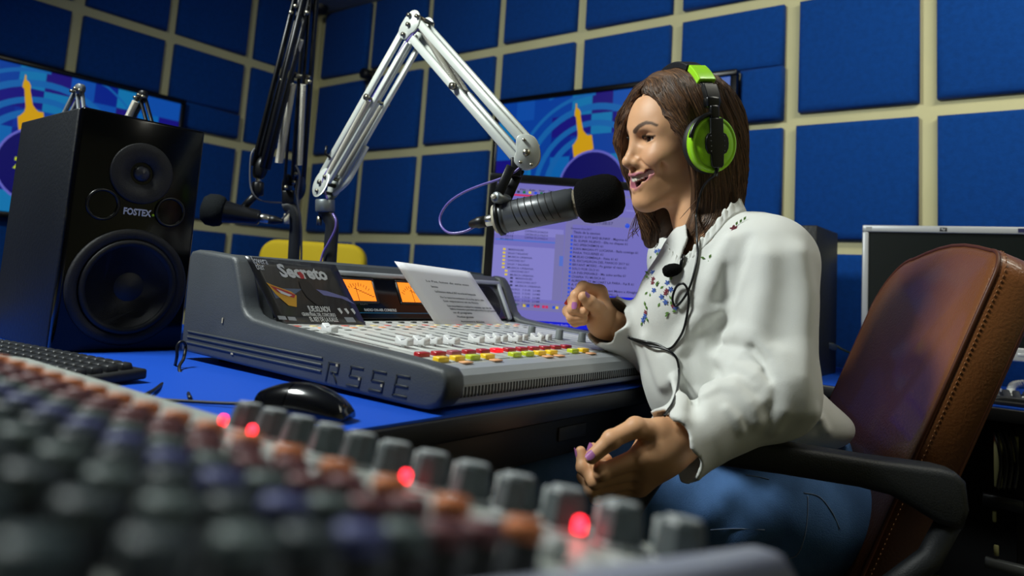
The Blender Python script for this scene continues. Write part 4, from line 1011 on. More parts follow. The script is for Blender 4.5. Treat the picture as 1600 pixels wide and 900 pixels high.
# outline in local x,y
def outline(ins):
    pts = []
    w = cw; r = .12
    pts += [(ins, ins), (w-ins, ins)]
    rr = .045
    for k in range(9):
        a = math.radians(0+90*k/8); pts.append((w-rr+(rr-ins)*math.cos(a), bh-.015-rr+(rr-ins)*math.sin(a)))
    for k in range(1, 6):
        u = k/6; pts.append((w-rr-(w-rr-r)*u, bh-.015+.018*math.sin(math.pi*u)-ins))
    for k in range(11):
        a = math.radians(90+90*k/10); pts.append((r+(r-ins)*math.cos(a), bh-.015-r+(r-ins)*math.sin(a)))
    return pts
def thick(y): u = max(0, min(1, y/bh)); return .50+.50*math.sin(math.pi*min(1, .12+.95*(1-u)*.78))
def back_loft(b, levels, bulge):
    vs = []; fs = []
    for ins, z in levels:
        for x, y in outline(ins):
            vs.append((x, y, z*thick(y)))
    n = len(outline(0)); m_ = len(levels)
    for i in range(m_-1):
        for k in range(n): fs.append((i*n+k, i*n+(k+1) % n, (i+1)*n+(k+1) % n, (i+1)*n+k))
    # caps as fans of rings toward centre
    for lev, sgn in ((m_-1, 1), (0, -1)):
        base = lev*n; prev = [base+k for k in range(n)]
        ins, z = levels[lev]
        for step in (.75, .5, .25, 0):
            if step == 0:
                vs.append((cw/2, bh/2, z*thick(bh/2)+sgn*bulge)); c = len(vs)-1
                for k in range(n): fs.append((prev[k], prev[(k+1) % n], c))
            else:
                st = len(vs)
                for x, y in outline(ins): yy_ = bh/2+(y-bh/2)*step; vs.append((cw/2+(x-cw/2)*step, yy_, z*thick(yy_)+sgn*bulge*(1-step**2)))
                cur = list(range(st, st+n))
                for k in range(n): fs.append((prev[k], prev[(k+1) % n], cur[(k+1) % n], cur[k]))
                prev = cur
    b.add(vs, fs)
TH_ = .098
b = MB(BMx); back_loft(b, [(.018, -TH_), (.004, -TH_+.008), (0, -TH_+.02), (0, -.016), (.004, -.006), (.012, -.001), (.022, .001)], .012)
bk_ = b.build('backrest', leather, ch)
ol = outline(.003)
pts = [BMx @ Vector((x, y, -.004)) for x, y in ol]
MB().tube(pts, .0032, 6, closed=True).build('front_piping', seam_m, bk_)
pts = [BMx @ Vector((x, y, (-TH_+.014)*thick(y))) for x, y in ol]
MB().tube(pts, .003, 6, closed=True).build('rear_piping', seam_m, bk_)
b = MB()
ol2 = outline(-.0008); acc = 0
for i in range(1, len(ol2)-12):
    a = Vector((*ol2[i], -.013)); c = Vector((*ol2[i+1], -.013)); L_ = (c-a).length; q = 0
    n_ = max(1, int(L_/.0075))
    for j in range(n_):
        p0_ = BMx @ a.lerp(c, j/n_); p1_ = BMx @ a.lerp(c, (j+.55)/n_); b.tube([p0_, p1_], .0007, 4)
o = b.build('stitching', thread, bk_); o['kind'] = 'stuff'
# cross seam at the top of the side and seat cushion
sc = BMx @ Vector((cw/2, low*.6, 0)); seat_z = .50
sc.z = seat_z; sc = sc + CF*.24
SM = frame((sc.x, sc.y, seat_z), CLft, -CF if False else CF.cross(Vector((0, 0, 1))).cross(Vector((0, 0, 1))))
MB(frame((sc.x, sc.y, seat_z-.05), CF, Vector((0, 0, 1)).cross(CF))).prism(rrect(.47, .47, .08, 7), .10, .03, 4, z0=-.05).build('seat', leather, ch)
# armrests: a long pad with a down-curved rear and a strut sloping forward below
ar = at(1484, 752, .965); af = ar + CF*.36
zt = at(1120, 722, .86).z
def armrest(o_):
    # profile in (s along CF from the rear, z)
    prof = [(-.012, .005), (.0, .016), (.02, .0195), (.10, .022), (.22, .030), (.31, .034), (.335, .031), (.352, .024), (.357, .010), (.350, .000), (.335, -.006), (.22, -.010), (.12, -.016), (.08, -.022), (.05, -.036), (.02, -.052), (-.008, -.056), (-.016, -.03)]
    M = frame(o_, CF, (0, 0, 1)); b = MB(M); b.prism(prof, .052, .010, 3, z0=-.026)
    a = b.build('armrest', arm_m, ch)
    MB(M).cyl((.045, -.012, .0255), (.045, -.012, .0285), .010, 18, bev=.001).build('screw_cap', arm_m, a)
    b = MB(M)
    b.tube(spline([(.335, .010, 0), (.372, -.012, 0), (.400, -.050, 0), (.420, -.095, -.002), (.40, -.14, -.012), (.30, -.165, -.03), (.2, -.17, -.05)], 6), .017, 10)
    b.build('armrest_strut', arm_m, a)
    MB(M).tube([(.0, -.05, 0), (.03, -.10, -.01), (.10, -.15, -.03)], .016, 10).build('rear_strut', arm_m, a)
armrest(ar); armrest(ar - CLft*.60)
MB().cyl((sc.x, sc.y, .12), (sc.x, sc.y, .42), .028, 16).build('gas_column', blk, ch)
MB().box((sc.x, sc.y, .425), (.2, .2, .05), .01).build('mechanism', blk, ch)
for k in range(5):
    a = k*2*math.pi/5+.5; c = Vector((sc.x, sc.y, 0)); e = c+Vector((.29*math.cos(a), .29*math.sin(a), .075))
    lo = MB().tube([c+Vector((0, 0, .125)), e], [.024, .016], 8).build('base_leg', blk, ch)
    MB().cyl(e+Vector((-.014*math.sin(a), .014*math.cos(a), -.045)), e+Vector((.014*math.sin(a), -.014*math.cos(a), -.045)), .0295, 14, bev=.004).build('caster', blk, lo)
ch_loc = (sc.x, sc.y, 0)
# ---------------------------------------------------------------- implicit surface toolkit
import openvdb
f32 = np.float32
def A3(v): return np.array(tuple(v), f32)
def s_cap(P, a, b, ra, rb=None):
    rb = ra if rb is None else rb
    a = A3(a); b = A3(b); ab = b-a; t = np.clip(((P-a) @ ab)/max(1e-12, float(ab @ ab)), 0, 1)
    q = P-a-t[:, None]*ab
    return np.sqrt((q*q).sum(1)) - (ra+(rb-ra)*t)
def s_ell(P, c, r, R=None):
    q = P-A3(c)
    if R is not None: q = q @ R           # columns of R are the axes
    r = A3(r); u = q/r; k0 = np.sqrt((u*u).sum(1)); v = u/r; k1 = np.sqrt((v*v).sum(1))
    return k0*(k0-1)/np.maximum(k1, 1e-6)
def smin(a, b, k):
    h = np.clip(.5+.5*(b-a)/k, 0, 1); return b+(a-b)*h - k*h*(1-h)
def smax(a, b, k): return -smin(-a, -b, k)
def s_chain(P, pts, rs, k=.0):
    d = None
    for i in range(len(pts)-1):
        c = s_cap(P, pts[i], pts[i+1], rs[i], rs[i+1])
        d = c if d is None else (smin(d, c, k) if k else np.minimum(d, c))
    return d
def sdf_mesh(fn, lo, hi, h, B=8, slack=1.0):
    """dense near the surface only; returns verts, quads, tris arrays"""
    lo = np.array(lo, f32); n = np.maximum(1, np.ceil((np.array(hi)-lo)/(h*B)).astype(int))
    ii = np.stack(np.meshgrid(*[np.arange(k) for k in n], indexing='ij'), -1).reshape(-1, 3)
    cen = lo + (ii*B+B/2-.5).astype(f32)*h
    dc = fn(cen.astype(f32)); act = np.abs(dc) < h*B*.90*slack
    G = np.where(dc > 0, 1., -1.).astype(f32).reshape(n)*h*4
    G = np.repeat(np.repeat(np.repeat(G, B, 0), B, 1), B, 2)
    off = np.stack(np.meshgrid(*[np.arange(B)]*3, indexing='ij'), -1).reshape(-1, 3)
    ia = ii[act]; CH = 400
    for s in range(0, len(ia), CH):
        blk_ = ia[s:s+CH]; idx = (blk_[:, None, :]*B+off[None]).reshape(-1, 3)
        d = fn((lo+idx.astype(f32)*h).astype(f32)); G[idx[:, 0], idx[:, 1], idx[:, 2]] = d
    g = openvdb.FloatGrid(background=h*4); g.copyFromArray(np.ascontiguousarray(G), tolerance=0)
    v, q = g.convertToQuads(isovalue=0.0)
    v = v.astype(f32)*h + lo
    return v, q[:, ::-1]
def mesh_np(name, v, q, mats, parent=None, smooth=True, col=None):
    me = bpy.data.meshes.new(name); me.vertices.add(len(v)); me.vertices.foreach_set('co', v.astype(f32).ravel())
    me.loops.add(q.size); me.loops.foreach_set('vertex_index', q.astype(np.int32).ravel())
    me.polygons.add(len(q)); me.polygons.foreach_set('loop_start', np.arange(0, q.size, q.shape[1], dtype=np.int32))
    me.update(calc_edges=True)
    me.polygons.foreach_set('use_smooth', np.ones(len(q), bool))
    if col is not None:
        at_ = me.color_attributes.new('tint', 'FLOAT_COLOR', 'POINT'); at_.data.foreach_set('color', np.concatenate([col, np.ones((len(col), 1))], 1).astype(f32).ravel())
    for m_ in mats: me.materials.append(m_)
    return link(name, me, parent)
def march(fn, o, d, tmax=3., t0=.3):
    """first hit of a ray on an implicit surface"""
    t = t0; o = A3(o); d = A3(d); d = d/np.linalg.norm(d)
    for i in range(160):
        p = (o+d*t)[None]; s = float(fn(p.astype(f32))[0])
        if s < .0004: return Vector((o+d*t).tolist())
        t += max(s*.7, .0004)
        if t > tmax: return None
    return Vector((o+d*t).tolist())
def tinted(name, rough=.45, sss=0., bump=.0, scale=300, sheen=0., spec=.5, bdist=.002):
    M = mat(name, '#808080', rough, bump=bump, scale=scale, sss=sss, sheen=sheen, spec=spec)
    nt = M.node_tree
    a = nt.nodes.new('ShaderNodeVertexColor'); a.layer_name = 'tint'
    nt.links.new(a.outputs[0], nt.nodes['Principled BSDF'].inputs['Base Color'])
    return M

def strands_np(name, P, r, m_, parent, sides=3):
    """P: (strands, points, 3); r: (strands, points). Tapered tubes as one mesh."""
    S, n, _ = P.shape
    t_ = np.gradient(P, axis=1); t_ /= np.maximum(np.linalg.norm(t_, axis=2, keepdims=True), 1e-9)
    u = np.cross(t_, np.array((.31, .52, .79))); u /= np.maximum(np.linalg.norm(u, axis=2, keepdims=True), 1e-9); w_ = np.cross(t_, u)
    a = np.arange(sides)*2*math.pi/sides
    V = P[:, :, None, :] + r[:, :, None, None]*(u[:, :, None, :]*np.cos(a)[None, None, :, None] + w_[:, :, None, :]*np.sin(a)[None, None, :, None])
    idx = np.arange(S*n*sides).reshape(S, n, sides); nx = np.roll(idx, -1, 2)
    q = np.stack([idx[:, :-1], nx[:, :-1], nx[:, 1:], idx[:, 1:]], -1).reshape(-1, 4)
    o = mesh_np(name, V.reshape(-1, 3), q, [m_], parent); o['kind'] = 'stuff'
    return o
# ---------------------------------------------------------------- the woman
HS = .925
HC = np.array((-.5140, 1.1050, .2530+H_), f32)
def rot_frame(yaw, p, r):
    f = np.array([math.cos(yaw), math.sin(yaw), 0]); l = np.array([-f[1], f[0], 0]); u = np.array([0, 0, 1.])
    f2 = math.cos(p)*f+math.sin(p)*u; u2 = math.cos(p)*u-math.sin(p)*f
    return np.stack([f2, math.cos(r)*l+math.sin(r)*u2, math.cos(r)*u2-math.sin(r)*l], 1).astype(f32)
HR = rot_frame(math.radians(-126), math.radians(-7.5), math.radians(-6.0))
def toH(P): return ((P-HC) @ HR)/f32(HS)
def H(x, y, z): return Vector((HC + HR @ (np.array((x, y, z), f32)*HS)).tolist())
HM = Matrix.Identity(4)
for r in range(3):
    for c in range(3): HM[r][c] = float(HR[r, c])*HS
    HM[r][3] = float(HC[r])
# torso frame
TY = math.radians(-131); TF = Vector((math.cos(TY), math.sin(TY), 0)); TL = Vector((-TF.y, TF.x, 0)); TUP = Vector((0, 0, 1))
TR = np.array([list(TL), list(TF), [0, 0, 1]], f32).T
PY = math.radians(-150); PF = Vector((math.cos(PY), math.sin(PY), 0)); PL = Vector((-PF.y, PF.x, 0)); PR = np.array([list(PL), list(PF), [0, 0, 1]], f32).T
NECK = at(1112, 372, 1.175)
SHL = at(1208, 402, 1.095); SHR = SHL - TL*.31 + Vector((0, 0, .0))
CHEST = (SHL+SHR)/2
ELL = at(1206, 612, 1.02); WRL = at(1062, 692, .955)
ELR = at(1066, 572, 1.28); WRR = at(955, 505, 1.20)
PELV = at(1200, 770, 1.20)
def both(y): return (y, -y)
EYX, EYY, EYZ = .0630, .0315, .0045
UPL = [(.0600, .0430, -.0455), (.0750, .0290, -.0525), (.0862, .0125, -.0570), (.0890, .0, -.0582)]
LWL = [(.0600, .0430, -.0463), (.0715, .0315, -.0645), (.0812, .0142, -.0800), (.0836, .0, -.0850)]
def head_sdf(P):
    Q = toH(P)
    d = s_ell(Q, (-.012, 0, .030), (.094, .073, .088))
    d = smin(d, s_ell(Q, (.025, 0, .010), (.059, .062, .080)), .03)
    d = smin(d, s_ell(Q, (.028, 0, -.050), (.054, .052, .062)), .03)
    for s in (1, -1):
        d = smin(d, s_cap(Q, (-.004, s*.047, -.066), (.060, s*.014, -.104), .014, .0155), .030)
        d = smin(d, s_ell(Q, (.050, s*.043, -.026), (.026, .020, .020)), .018)
        d = smin(d, s_ell(Q, (.062, s*.036, -.034), (.020, .018, .016)), .014)
        d = smin(d, s_cap(Q, (.074, s*.010, .021), (.055, s*.044, .024), .009), .014)
    d = smin(d, s_ell(Q, (.069, 0, -.104), (.0155, .019, .0150)), .016)
    d = smin(d, s_ell(Q, (.059, 0, -.068), (.0275, .036, .027)), .018)
    for s in (1, -1):
        d = smax(d, -s_ell(Q, (EYX+.0225, s*.031, EYZ+.001), (.019, .018, .0110)), .012)
    d = smin(d, s_cap(Q, (.076, 0, .014), (.0945, 0, -.030), .0070, .0085), .010)
    d = smin(d, s_ell(Q, (.0965, 0, -.0345), (.0108, .0115, .0100)), .007)
    for s in (1, -1):
        d = smin(d, s_ell(Q, (.0835, s*.0142, -.0370), (.0112, .0070, .0078)), .009)
        d = smin(d, s_ell(Q, (EYX-.0015, s*EYY, EYZ), (.0150, .0168, .0142)), .004)
        d = smax(d, -s_chain(Q, [(.0855, s*.0235, -.033), (.0815, s*.0335, -.041), (.0735, s*.0430, -.051)], [.0018, .0026, .0018]), .006)
        d = smax(d, -s_chain(Q, [(.0605, s*.0555, -.036), (.056, s*.0560, -.046), (.054, s*.0545, -.057)], [.0014, .0026, .0014]), .008)
    d = smin(d, s_cap(Q, (.0950, 0, -.0415), (.0865, 0, -.0475), .0048), .004)
    for s in (1, -1): d = smax(d, -s_ell(Q, (.0905, s*.0082, -.0462), (.0062, .0036, .0040)), .002)
    for s in (1, -1):      # lips round an open laughing mouth
        m_ = lambda L: [(x, s*y, z) for x, y, z in L]
        d = smin(d, s_chain(Q, m_(UPL), [.0021, .0031, .0036, .0035], .003), .0045)
        d = smin(d, s_chain(Q, m_(LWL), [.0021, .0034, .0043, .0045], .003), .0045)
    mo = s_ell(Q, (.079, 0, -.0700), (.022, .0210, .0114))
    for s in (1, -1):
        mo = smin(mo, s_ell(Q, (.0710, s*.0200, -.0622), (.018, .0135, .0088)), .005)
        mo = smin(mo, s_ell(Q, (.0640, s*.0325, -.0525), (.016, .0098, .0060)), .004)
    d = smax(d, -mo, .0022)
    for s in (1, -1):      # eye openings
        R_ = np.array([[1, 0, 0], [0, math.cos(.10*s), -math.sin(.10*s)], [0, math.sin(.10*s), math.cos(.10*s)]], f32)
        d = smax(d, -s_ell(Q, (EYX+.0135, s*(EYY+.0010), EYZ-.0006), (.0145, .0152, .0046), R_), .0012)
        d = smin(d, s_ell(Q, (-.012, s*.074, -.012), (.018, .010, .030)), .006)
    return d*f32(HS)
def neck_sdf(P):
    a = H(-.022, 0, -.045); b = NECK + Vector((0, 0, -.01))
    d = s_cap(P, a, b, .051*HS, .054)
    d = smin(d, s_ell(P, CHEST + Vector((0, 0, -.015)), (.120, .050, .055), TR), .05)
    # sternomastoid cord and collar bones
    d = smin(d, s_cap(P, H(-.008, .050, -.050), NECK + TF*.050 + TL*.006 + Vector((0, 0, -.035)), .010, .008), .012)
    return d
def hand_left(P):
    f = lambda x, y, dd: at(860+x/4.5, 620+y/4.5, dd-.055)
    w0 = f(860, 315, 1.012)
    fing = {'thumb': ([f(770, 250, 1.000), f(600, 215, .985), f(430, 300, .975), f(290, 425, .972)], [.0165, .0125, .0112, .0088]),
            'index': ([f(640, 420, .985), f(362, 530, .975), f(330, 470, .990), f(395, 440, 1.000)], [.0128, .0100, .0086, .0074]),
            'middle': ([f(650, 500, .995), f(318, 590, .985), f(232, 495, .997), f(213, 385, 1.006)], [.0128, .0100, .0086, .0070]),
            'ring': ([f(640, 570, 1.005), f(292, 650, 1.000), f(235, 560, 1.016), f(300, 360, 1.022)], [.0122, .0096, .0082, .0070]),
            'pinky': ([f(625, 630, 1.015), f(320, 705, 1.016), f(285, 640, 1.028), f(330, 540, 1.032)], [.0110, .0085, .0074, .0064])}
    palm = None
    for nme, (pt, rs) in fing.items():
        c = s_cap(P, w0, pt[0], .0215, rs[0]+.0025); palm = c if palm is None else smin(palm, c, .018)
    palm = smin(palm, s_cap(P, WRL.lerp(ELL, .25), w0, .027, .0235), .02)
    palm = smin(palm, s_ell(P, (w0+fing['middle'][0][0])/2, (.030, .030, .026)), .02)
    d = palm
    for nme, (pt, rs) in fing.items():
        c = s_chain(P, pt, rs, .005)
        for q in (1, 2): c = smin(c, s_ell(P, pt[q], (rs[q]*1.06,)*3), .003)      # knuckles
        d = smin(d, c, .0045 if nme != 'thumb' else .006)
    return d, fing
def hand_right(P):
    f = lambda x, y, dd: at(870+x/6.43, 420+y/6.43, dd)
    w0 = f(470, 530, 1.204)
    fing = {'thumb': ([f(450, 470, 1.186), f(400, 385, 1.172), f(330, 335, 1.158), f(268, 283, 1.154)], [.0160, .0120, .0108, .0088]),
            'index': ([f(430, 235, 1.206), f(265, 190, 1.196), f(196, 268, 1.174), f(184, 385, 1.166)], [.0122, .0104, .0090, .0074]),
            'middle': ([f(400, 290, 1.214), f(172, 318, 1.200), f(160, 405, 1.174), f(275, 432, 1.164)], [.0120, .0102, .0088, .0076]),
            'ring': ([f(390, 370, 1.218), f(120, 425, 1.202), f(150, 484, 1.178), f(268, 486, 1.168)], [.0116, .0098, .0085, .0074]),
            'pinky': ([f(390, 440, 1.220), f(158, 505, 1.205), f(185, 535, 1.184), f(272, 530, 1.174)], [.0108, .0086, .0076, .0066])}
    palm = None
    for nme, (pt, rs) in fing.items():
        c = s_cap(P, w0, pt[0], .0190, rs[0]+.001); palm = c if palm is None else smin(palm, c, .014)
    palm = smin(palm, s_cap(P, WRR.lerp(ELR, .35), w0, .024, .0205), .02)
    palm = smin(palm, s_ell(P, f(425, 475, 1.194), (.020, .020, .022)), .012)
    F_ = None
    for nme, (pt, rs) in fing.items():
        c = s_chain(P, pt, rs, .003)
        for q in (1, 2): c = smin(c, s_ell(P, pt[q], (rs[q]*1.05,)*3), .003)
        F_ = c if F_ is None else smin(F_, c, .0014)
    return smin(palm, F_, .0035), fing
def bound(pts, m_):
    a = np.array([list(p) for p in pts]); return a.min(0)-m_, a.max(0)+m_
parts_v, parts_q, parts_c = [], [], []
def push(v, q, c):
    parts_q.append(q + sum(len(x) for x in parts_v)); parts_v.append(v); parts_c.append(c)
SKIN = np.array(lin('#d8a47a')[:3]); LIP = np.array(lin('#b8707f')[:3]); BROW = np.array(lin('#3d2b20')[:3]); INN = np.array(lin('#3a0f10')[:3]); FLUSH = np.array(lin('#d08a6a')[:3]); NAIL = np.array(lin('#b878a4')[:3])
def mixc(c, w_, k): return c*(1-w_[:, None]) + k[None]*w_[:, None]
def sst(a, b, x): t_ = np.clip((x-a)/(b-a), 0, 1); return t_*t_*(3-2*t_)
# head and neck
def hn(P): return smin(head_sdf(P), neck_sdf(P), .016)
lo, hi = bound([H(.115, .08, .12), H(-.11, -.08, -.12), H(.11, -.08, -.12), NECK, CHEST+TL*.10, CHEST-TL*.10], .02)
lo[2] = CHEST.z-.06
v, q = sdf_mesh(hn, lo, hi, .00165)
Q = toH(v); c = np.repeat(SKIN[None], len(v), 0)
def seg_d(Q, pts): return s_chain(Q.astype(f32), pts, [0]*len(pts))
def seg_f(Q, pts):      # distance seen from the front (y, z only), front of the face
    Z = Q.astype(f32).copy(); Z[:, 0] = 0; return s_chain(Z, [(0, y, z) for x, y, z in pts], [0]*len(pts)) + (Q[:, 0] < .03)

sy = np.sign(Q[:, 1]); Qm = Q.copy(); Qm[:, 1] = np.abs(Q[:, 1])
ch_ = np.exp(-(((Qm-np.array((.062, .042, -.032)))/np.array((.03, .02, .02)))**2).sum(1)); c = mixc(c, .35*ch_, FLUSH)
bd = seg_f(Qm, [(.0825, .0125, .0185), (.0790, .024, .0270), (.070, .037, .0320), (.062, .0460, .0305), (.054, .0530, .0262)])
bw = np.where(Qm[:, 1] < .03, .0044, .0044-.0026*np.clip((Qm[:, 1]-.03)/.018, 0, 1))
c = mixc(c, .92*(1-sst(0, 1, (bd-bw*.6)/.0022)), BROW)
ld = seg_f(Qm, [(.0760, .0195, .0050), (.0770, .0260, .0086), (.0745, .0345, .0090), (.0685, .0425, .0066), (.062, .0480, .0085)])
c = mixc(c, .9*(1-sst(.0010, .0028, ld)), BROW)
ld2 = seg_f(Qm, [(.0765, .021, .0010), (.0755, .031, -.0014), (.0685, .042, .0022)]); c = mixc(c, .45*(1-sst(.0004, .0016, ld2)), BROW)
shd = np.exp(-(((Qm-np.array((.073, .034, .0135)))/np.array((.014, .015, .0055)))**2).sum(1)); c = mixc(c, .35*shd, np.array(lin('#6e4634')[:3]))
up = seg_d(Qm, UPL); lw = seg_d(Qm, LWL)
c = mixc(c, 1-sst(.0041, .0053, up), LIP); c = mixc(c, 1-sst(.0050, .0064, lw), LIP)
inm = np.minimum(s_ell(Q.astype(f32), (.070, 0, -.0680), (.0125, .036, .0150)), 1.); c = mixc(c, (1-sst(-.0015, .0005, inm))*(Q[:, 0] < .0785-.22*np.abs(Q[:, 1])), INN)
nos = np.minimum(*[s_ell(Q.astype(f32), (.0905, s*.0082, -.0458), (.0050, .0032, .0034)) for s in (1, -1)]); c = mixc(c, .8*(1-sst(-.0008, .0010, nos)), INN)
push(v, q, c)
# hands
nails = []
for fn in (hand_left, hand_right):
    d0, fg = fn(np.zeros((1, 3), f32))
    pts = [p for f_ in fg.values() for p in f_[0]] + ([WRL, WRL.lerp(ELL, .25)] if fn is hand_left else [WRR, WRR.lerp(ELR, .35)])
    lo, hi = bound(pts, .036)
    v, q = sdf_mesh(lambda P: fn(P)[0], lo, hi, .00125)
    push(v, q, np.repeat(SKIN[None], len(v), 0)); nails.append(fg)
# trunk and arms hidden by the clothes
def core(P):
    d = s_ell(P, CHEST+Vector((0, 0, -.13)), (.115, .075, .16), TR)
    d = smin(d, s_cap(P, CHEST+Vector((0, 0, -.2)), PELV+Vector((0, 0, .03)), .085, .095), .06)
    for a, b, e in ((SHL, ELL, WRL), (SHR, ELR, WRR)):
        d = smin(d, s_chain(P, [a, b, e], [.040, .033, .024]), .02)
    d = smin(d, s_cap(P, PELV+PL*.06, PELV-PL*.06, .085), .05)
    return d
lo, hi = bound([SHL, SHR, ELL, ELR, WRL, WRR, PELV+PL*.15, PELV-PL*.15], .10)
v, q = sdf_mesh(core, lo, hi, .006); push(v, q, np.repeat(SKIN[None], len(v), 0))
skin_m = tinted('skin', rough=.50, sss=.12, bump=.06, scale=900, spec=.45)
wm = thing('person', 'laughing woman in an embroidered white blouse and jeans, seated at the microphone', 'person', (PELV.x, PELV.y, 0))
body = mesh_np('body', np.concatenate(parts_v), np.concatenate(parts_q), [skin_m], wm, col=np.concatenate(parts_c))
# eyes, lashes, teeth, nails
eye_w = mat('eye_white', '#cfc8c0', .15); iris = mat('iris_brown', '#2a160c', .12); pup = mat('pupil', '#050505', .1)
for s in (1, -1):
    gz = axial(H(EYX-.0022, s*EYY, EYZ), Vector((HR @ np.array((1, .12, .02), f32)).tolist()), _up)
    e = MB(gz).lathe([(0, -.0138*HS)]+[(.0138*HS*math.sin(a), -.0138*HS*math.cos(a)) for a in [math.pi*k/16 for k in range(1, 14)]], 24).build('eyeball', eye_w, body)
    MB(gz).lathe([(.0066*HS, .0122*HS), (.0050*HS, .0131*HS), (.0024*HS, .0138*HS), (0, .0141*HS)], 20).build('iris', iris, body)
lash_m = mat('lash_black', '#0d0907', .5)
b = MB()
for s in (1, -1):
    pts = [H(x, s*y, z) for x, y, z in ((.0760, .0200, .0044), (.0773, .0260, .0080), (.0753, .0345, .0084), (.0692, .0425, .0060))]
    sp = spline(pts, 8)
    for i, p in enumerate(sp[3:]):
        u = i/(len(sp)-4); l_ = .0048+.0028*u
        o_ = Vector((HR @ np.array((.85, s*(.25+.7*u), .25), f32)).tolist()).normalized(); up_ = Vector(HR[:, 2].tolist())
        b.tube([p, p+o_*l_*.55*HS, p+o_*l_*.9*HS+up_*l_*.45*HS], [.00042, .0003, .0001], 4)
    b.tube(sp, .0006, 5)
o = b.build('eyelashes', lash_m, body); o['kind'] = 'stuff'
tooth_m = mat('tooth_enamel', '#efe8d8', .2, coat=.3)
b = MB()
for k in range(14):
    i = k-6.5; y = i*.0052; x = .0858-.0175*(abs(i)/5.5)**1.8; z = -.0640+.0095*(abs(i)/5.5)**1.6
    hh = .0132 if abs(i) < 1 else (.0122 if abs(i) < 2 else max(.0095, .0120-.0006*(abs(i)-2)))
    tang = math.atan2(-.0175*1.8*(abs(i)/5.5)**.8*math.copysign(1, i)/5.5, .0052)
    b.box((0, 0, 0), (.0045, .0052*math.sqrt(1+math.tan(tang)**2)+.0003, hh), .0012, 2, M=HM @ Matrix.Translation((x, y, z)) @ Matrix.Rotation(-tang, 4, 'Z'))
o = b.build('upper_teeth', tooth_m, body); o['kind'] = 'stuff'
MB(HM).prism([(.058, -.018), (.072, -.013), (.0755, 0), (.072, .013), (.058, .018)], .005, .002, z0=-.0825).build('tongue', mat('tongue_pink', '#8a3c40', .35), body)
nail_m = mat('nail_polish_lilac', '#b070a8', .15, coat=.5)
def nail(p0, p1, r, up, long=1.):
    d_ = (p1-p0).normalized(); up = (up - d_*up.dot(d_)).normalized(); sd = d_.cross(up)
    vs = []; fs = []
    for i in range(7):
        u = i/6; x = (-.006+.0118*u*long); wv = r*.78*(1-.75*max(0, u-.55)**1.6*2.2)*(.75+.25*min(1, u*4))
        for j in range(5):
            a = (j/4-.5)*1.9
            vs.append(p1 + d_*x + up*(r*.98*math.cos(a*wv/r)+.0012) + sd*(wv*math.sin(a)*1.0))
    for i in range(6):
        for j in range(4): k = i*5+j; fs.append((k, k+1, k+6, k+5))
    return MB().add(vs, fs).build('fingernail', nail_m, body)
cdir = lambda p: (EYE-p).normalized()
L_ = nails[0]; R_ = nails[1]
def nl(fg, name, up): pt, rs = fg[name]; return nail(pt[2], pt[3], rs[3], up)
nl(L_, 'thumb', cdir(L_['thumb'][0][3])*.8 + _up*.5); nl(L_, 'middle', CAM_R*-1+cdir(L_['middle'][0][3])*.1); nl(L_, 'ring', CAM_R*-.5+cdir(L_['ring'][0][3])*.6+_up*.3); nl(L_, 'index', cdir(L_['index'][0][3])*.5-_up*.5)
nl(R_, 'index', cdir(R_['index'][0][3])-CAM_R*.25); nl(R_, 'thumb', _up*.7-CAM_R*.5+cdir(R_['thumb'][0][3])*.5)
# ---------------------------------------------------------------- blouse
def blob(px, py, d, rl, rf, ru, R=TR): return (at(px, py, d), (rl, rf, ru), R)
TB = [blob(1140, 440, 1.175, .142, .098, .115), blob(1075, 455, 1.150, .075, .062, .075), blob(1050, 500, 1.165, .066, .062, .080),
      blob(1130, 540, 1.175, .130, .100, .120), blob(1130, 620, 1.165, .122, .105, .090), blob(1080, 585, 1.150, .085, .075, .085), blob(1205, 640, 1.19, .095, .085, .070)]
cl1 = at(1120, 335, 1.19)
def sleeve(P, a, e, w_, ra, re, rw):
    d = s_cap(P, a, e, ra, re); return smin(d, s_cap(P, e, w_, re, rw), .030)
cuffL0, cuffL1 = WRL.lerp(ELL, .12), WRL + (WRL-ELL)*.06
cuffR0, cuffR1 = WRR.lerp(ELR, .22), WRR + (WRR-ELR)*.06
def blouse_outer(P):
    d = None
    for c, r, R in TB:
        e = s_ell(P, c, r, R); d = e if d is None else smin(d, e, .035)
    # shoulders and yoke
    d = smin(d, s_cap(P, SHL+TL*.0, SHR, .058, .060), .045)
    d = smin(d, s_cap(P, NECK+Vector((0, 0, -.03)), CHEST, .072, .080), .03)
    # peplum at the back
    d = smin(d, s_ell(P, at(1262, 665, 1.16), (.060, .070, .038), PR), .03)
    sl = sleeve(P, SHL+Vector((0, 0, -.010)), ELL, WRL, .066, .060, .043)
    sl = smin(sl, s_cap(P, cuffL0, cuffL1, .041, .050), .02)
    sr = sleeve(P, SHR, ELR, WRR, .066, .058, .038)
    sr = smin(sr, s_cap(P, cuffR0, cuffR1, .037, .043), .02)
    return d, sl, sr
def nz(P, f, o=0.): return (np.sin(P[:, 0]*f+o+1.3*np.sin(P[:, 2]*f*.7+o))*np.sin(P[:, 1]*f*.9+2*o+np.sin(P[:, 0]*f*.6))*np.sin(P[:, 2]*f*1.1+.5*o)).astype(f32)
def base_blouse(P):
    d, sl, sr = blouse_outer(P); d = smin(d, sr, .03); return smin(d, sl, .014)
FOLDS = []
def fold(pts, r, k=.014, sub=False, dep=.0):
    out = []
    for px, py in pts:
        h = march(base_blouse, EYE, ray(px, py), 2.2)
        if h is not None: out.append(h + (EYE-h).normalized()*(.0035 if sub else -.0015))
    if len(out) > 1: FOLDS.append((out, r*(1. if sub else .85), k*1.35, sub))
